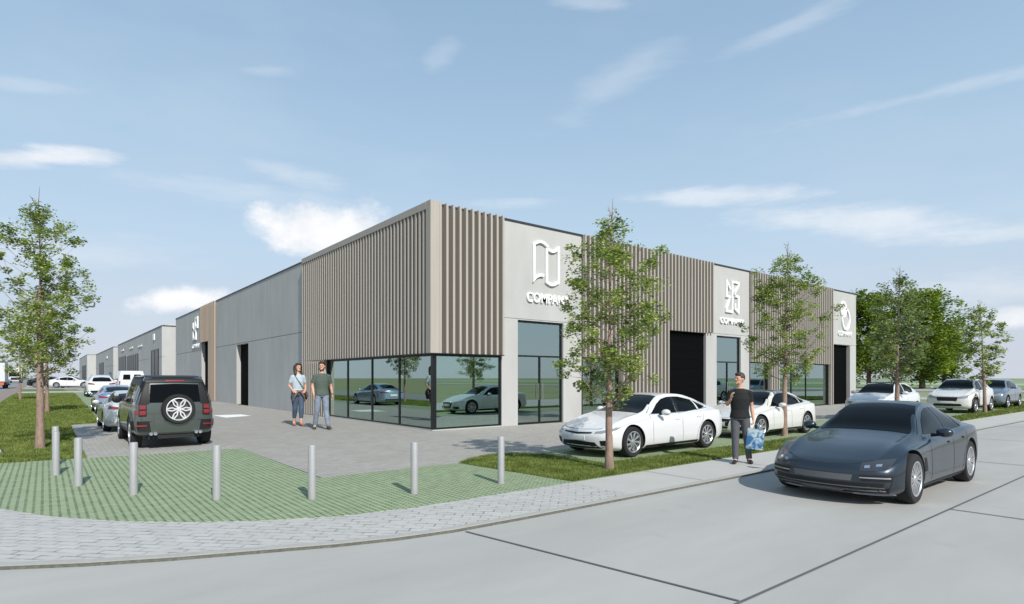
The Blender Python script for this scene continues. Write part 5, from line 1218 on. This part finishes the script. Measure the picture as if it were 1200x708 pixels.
def bag_mat(name, c1, c2, sc):
    m = bpy.data.materials.new(name); m.use_nodes = True; t = m.node_tree; n = t.nodes; l = t.links; b = n['Principled BSDF']; tx = n.new('ShaderNodeTexCoord')
    v = n.new('ShaderNodeTexNoise'); v.inputs['Scale'].default_value = sc; v.inputs['Detail'].default_value = 5; v.inputs['Distortion'].default_value = 1.2; l.new(tx.outputs['Object'], v.inputs[0]); c = n.new('ShaderNodeValToRGB'); e = c.color_ramp.elements
    e[0].position = .42; e[0].color = (*lin(c1), 1); e[1].position = .56; e[1].color = (*lin(c2), 1); l.new(v.outputs[0], c.inputs[0]); l.new(c.outputs[0], b.inputs['Base Color']); b.inputs['Roughness'].default_value = .35; return m
bag(.30, -.06, .30, .40, .12, .70, bag_mat('blue_print', '#2f6795', '#a9b9bd', 7), 'glossy blue and pale printed shopping bag in the hand of the man in black', 1, tilt=6)
bag(.19, .05, .20, .34, .08, .60, mat('green_plastic', lin('#1f7a50'), .35), 'green shopping bag behind the blue one', 2)
# walking couple
P_ = base_pose()
P_.update({'knee-1': V((-.12, .02, .49)), 'ankle-1': V((-.15, .13, .10)), 'toe-1': V((-.20, -.04, .03)), 'knee1': V((.085, -.12, .50)), 'ankle1': V((.12, -.20, .09)), 'toe1': V((.14, -.38, .045)),
    'el-1': V((-.235, .03, 1.14)), 'wr-1': V((-.235, -.16, .92)), 'el1': V((.25, .07, 1.13)), 'wr1': V((.285, .05, .90)), 'sh-1': V((-.18, 0, 1.405)), 'sh1': V((.18, 0, 1.405))})
x_, y_ = -2.55, 2.84
mroot, _ = person((x_, y_, 0), 2.24, face_cam(x_, y_)+R(12), 'bearded man walking in grey green T-shirt and light jeans', P_, 't_shirt', cloth('sage_cotton', '#4a574f', .12), cloth('light_jeans', '#76818f', .3, 7), mat('brown_shoes', lin('#4a4038'), .6), M_hair2, head_turn=-22, beard=True, group='couple walking beside the glass corner')
b = MB(); b.lathe([(.028, -.012), (.032, -.01), (.032, .01), (.028, .012)], (.283, .052, .925), 'z', 14); b.obj('wristwatch', M_trim, mroot, 40)
P_ = base_pose()
P_.update({'knee-1': V((-.075, .01, .49)), 'ankle-1': V((-.08, .13, .10)), 'toe-1': V((-.09, -.03, .03)), 'knee1': V((.065, -.12, .50)), 'ankle1': V((.05, -.15, .09)), 'toe1': V((.06, -.32, .035)),
    'sh-1': V((-.155, 0, 1.41)), 'sh1': V((.155, 0, 1.41)), 'el-1': V((-.225, .06, 1.15)), 'wr-1': V((-.17, -.09, 1.02)), 'hand-1': V((.6, -.6, -.5)), 'palm-1': V((.5, .6, -.3)),
    'el1': V((.22, .05, 1.15)), 'wr1': V((.19, -.10, 1.03)), 'hand1': V((-.5, -.6, -.6)), 'palm1': V((-.5, .6, -.3)), 'hem': V((0, 0, 1.0))})
x_, y_ = -2.70, 4.74
wroot, _ = person((x_, y_, 0), 2.22, face_cam(x_, y_)+R(14), 'long-haired woman walking in pale blue T-shirt and cropped jeans with a shoulder strap', P_, 't_shirt', cloth('pale_blue_cotton', '#aab7c0', .10), cloth('blue_jeans', '#3e4e62', .3, 7), mat('tan_shoes', lin('#8d6152'), .6), M_hair2, woman=True, head_turn=14, trouser_len=.55, group='couple walking beside the glass corner')
b = MB(); b.tube([(-.10, -.075, 1.44), (-.05, -.135, 1.33), (.06, -.15, 1.17), (.17, -.12, 1.0), (.20, -.03, .95)], [(.012, .004)]*5, 8); bb_ = empty('shoulder_bag', (x_, y_, 0), face_cam(x_, y_)+R(14), 'small brown shoulder bag hanging at the hip of the long-haired woman', 'shoulder bag', None, 2.22/1.78)
b.obj('bag_strap', mat('dark_strap', lin('#2e2522'), .6), bb_, 60)
b = MB()
b.ball((.22, -.02, .86), (.05, .10, .12), 14, 10); b.obj('bag_pouch', mat('brown_leather', lin('#40302a'), .5), bb_, 60)
jk = MB(); jk.tube([(0, 0, 1.02), (0, 0, .95)], [(.175, .135), (.185, .145)], 18, side=(1, 0, 0))
for s in (-1, 1): jk.tube([(s*.03, -.15, .98), (s*.12, -.15, .86), (s*.16, -.10, .70)], [(.03, .02), (.06, .03), (.05, .02)], 10)
jk.tube([(0, .12, 1.0), (0, .16, .8), (0, .15, .66)], [(.15, .03), (.17, .04), (.14, .02)], 14, side=(1, 0, 0))
remesh(jk, 'tied_jacket', cloth('taupe_cloth', '#6b5a52', .15), wroot, .01, 3)
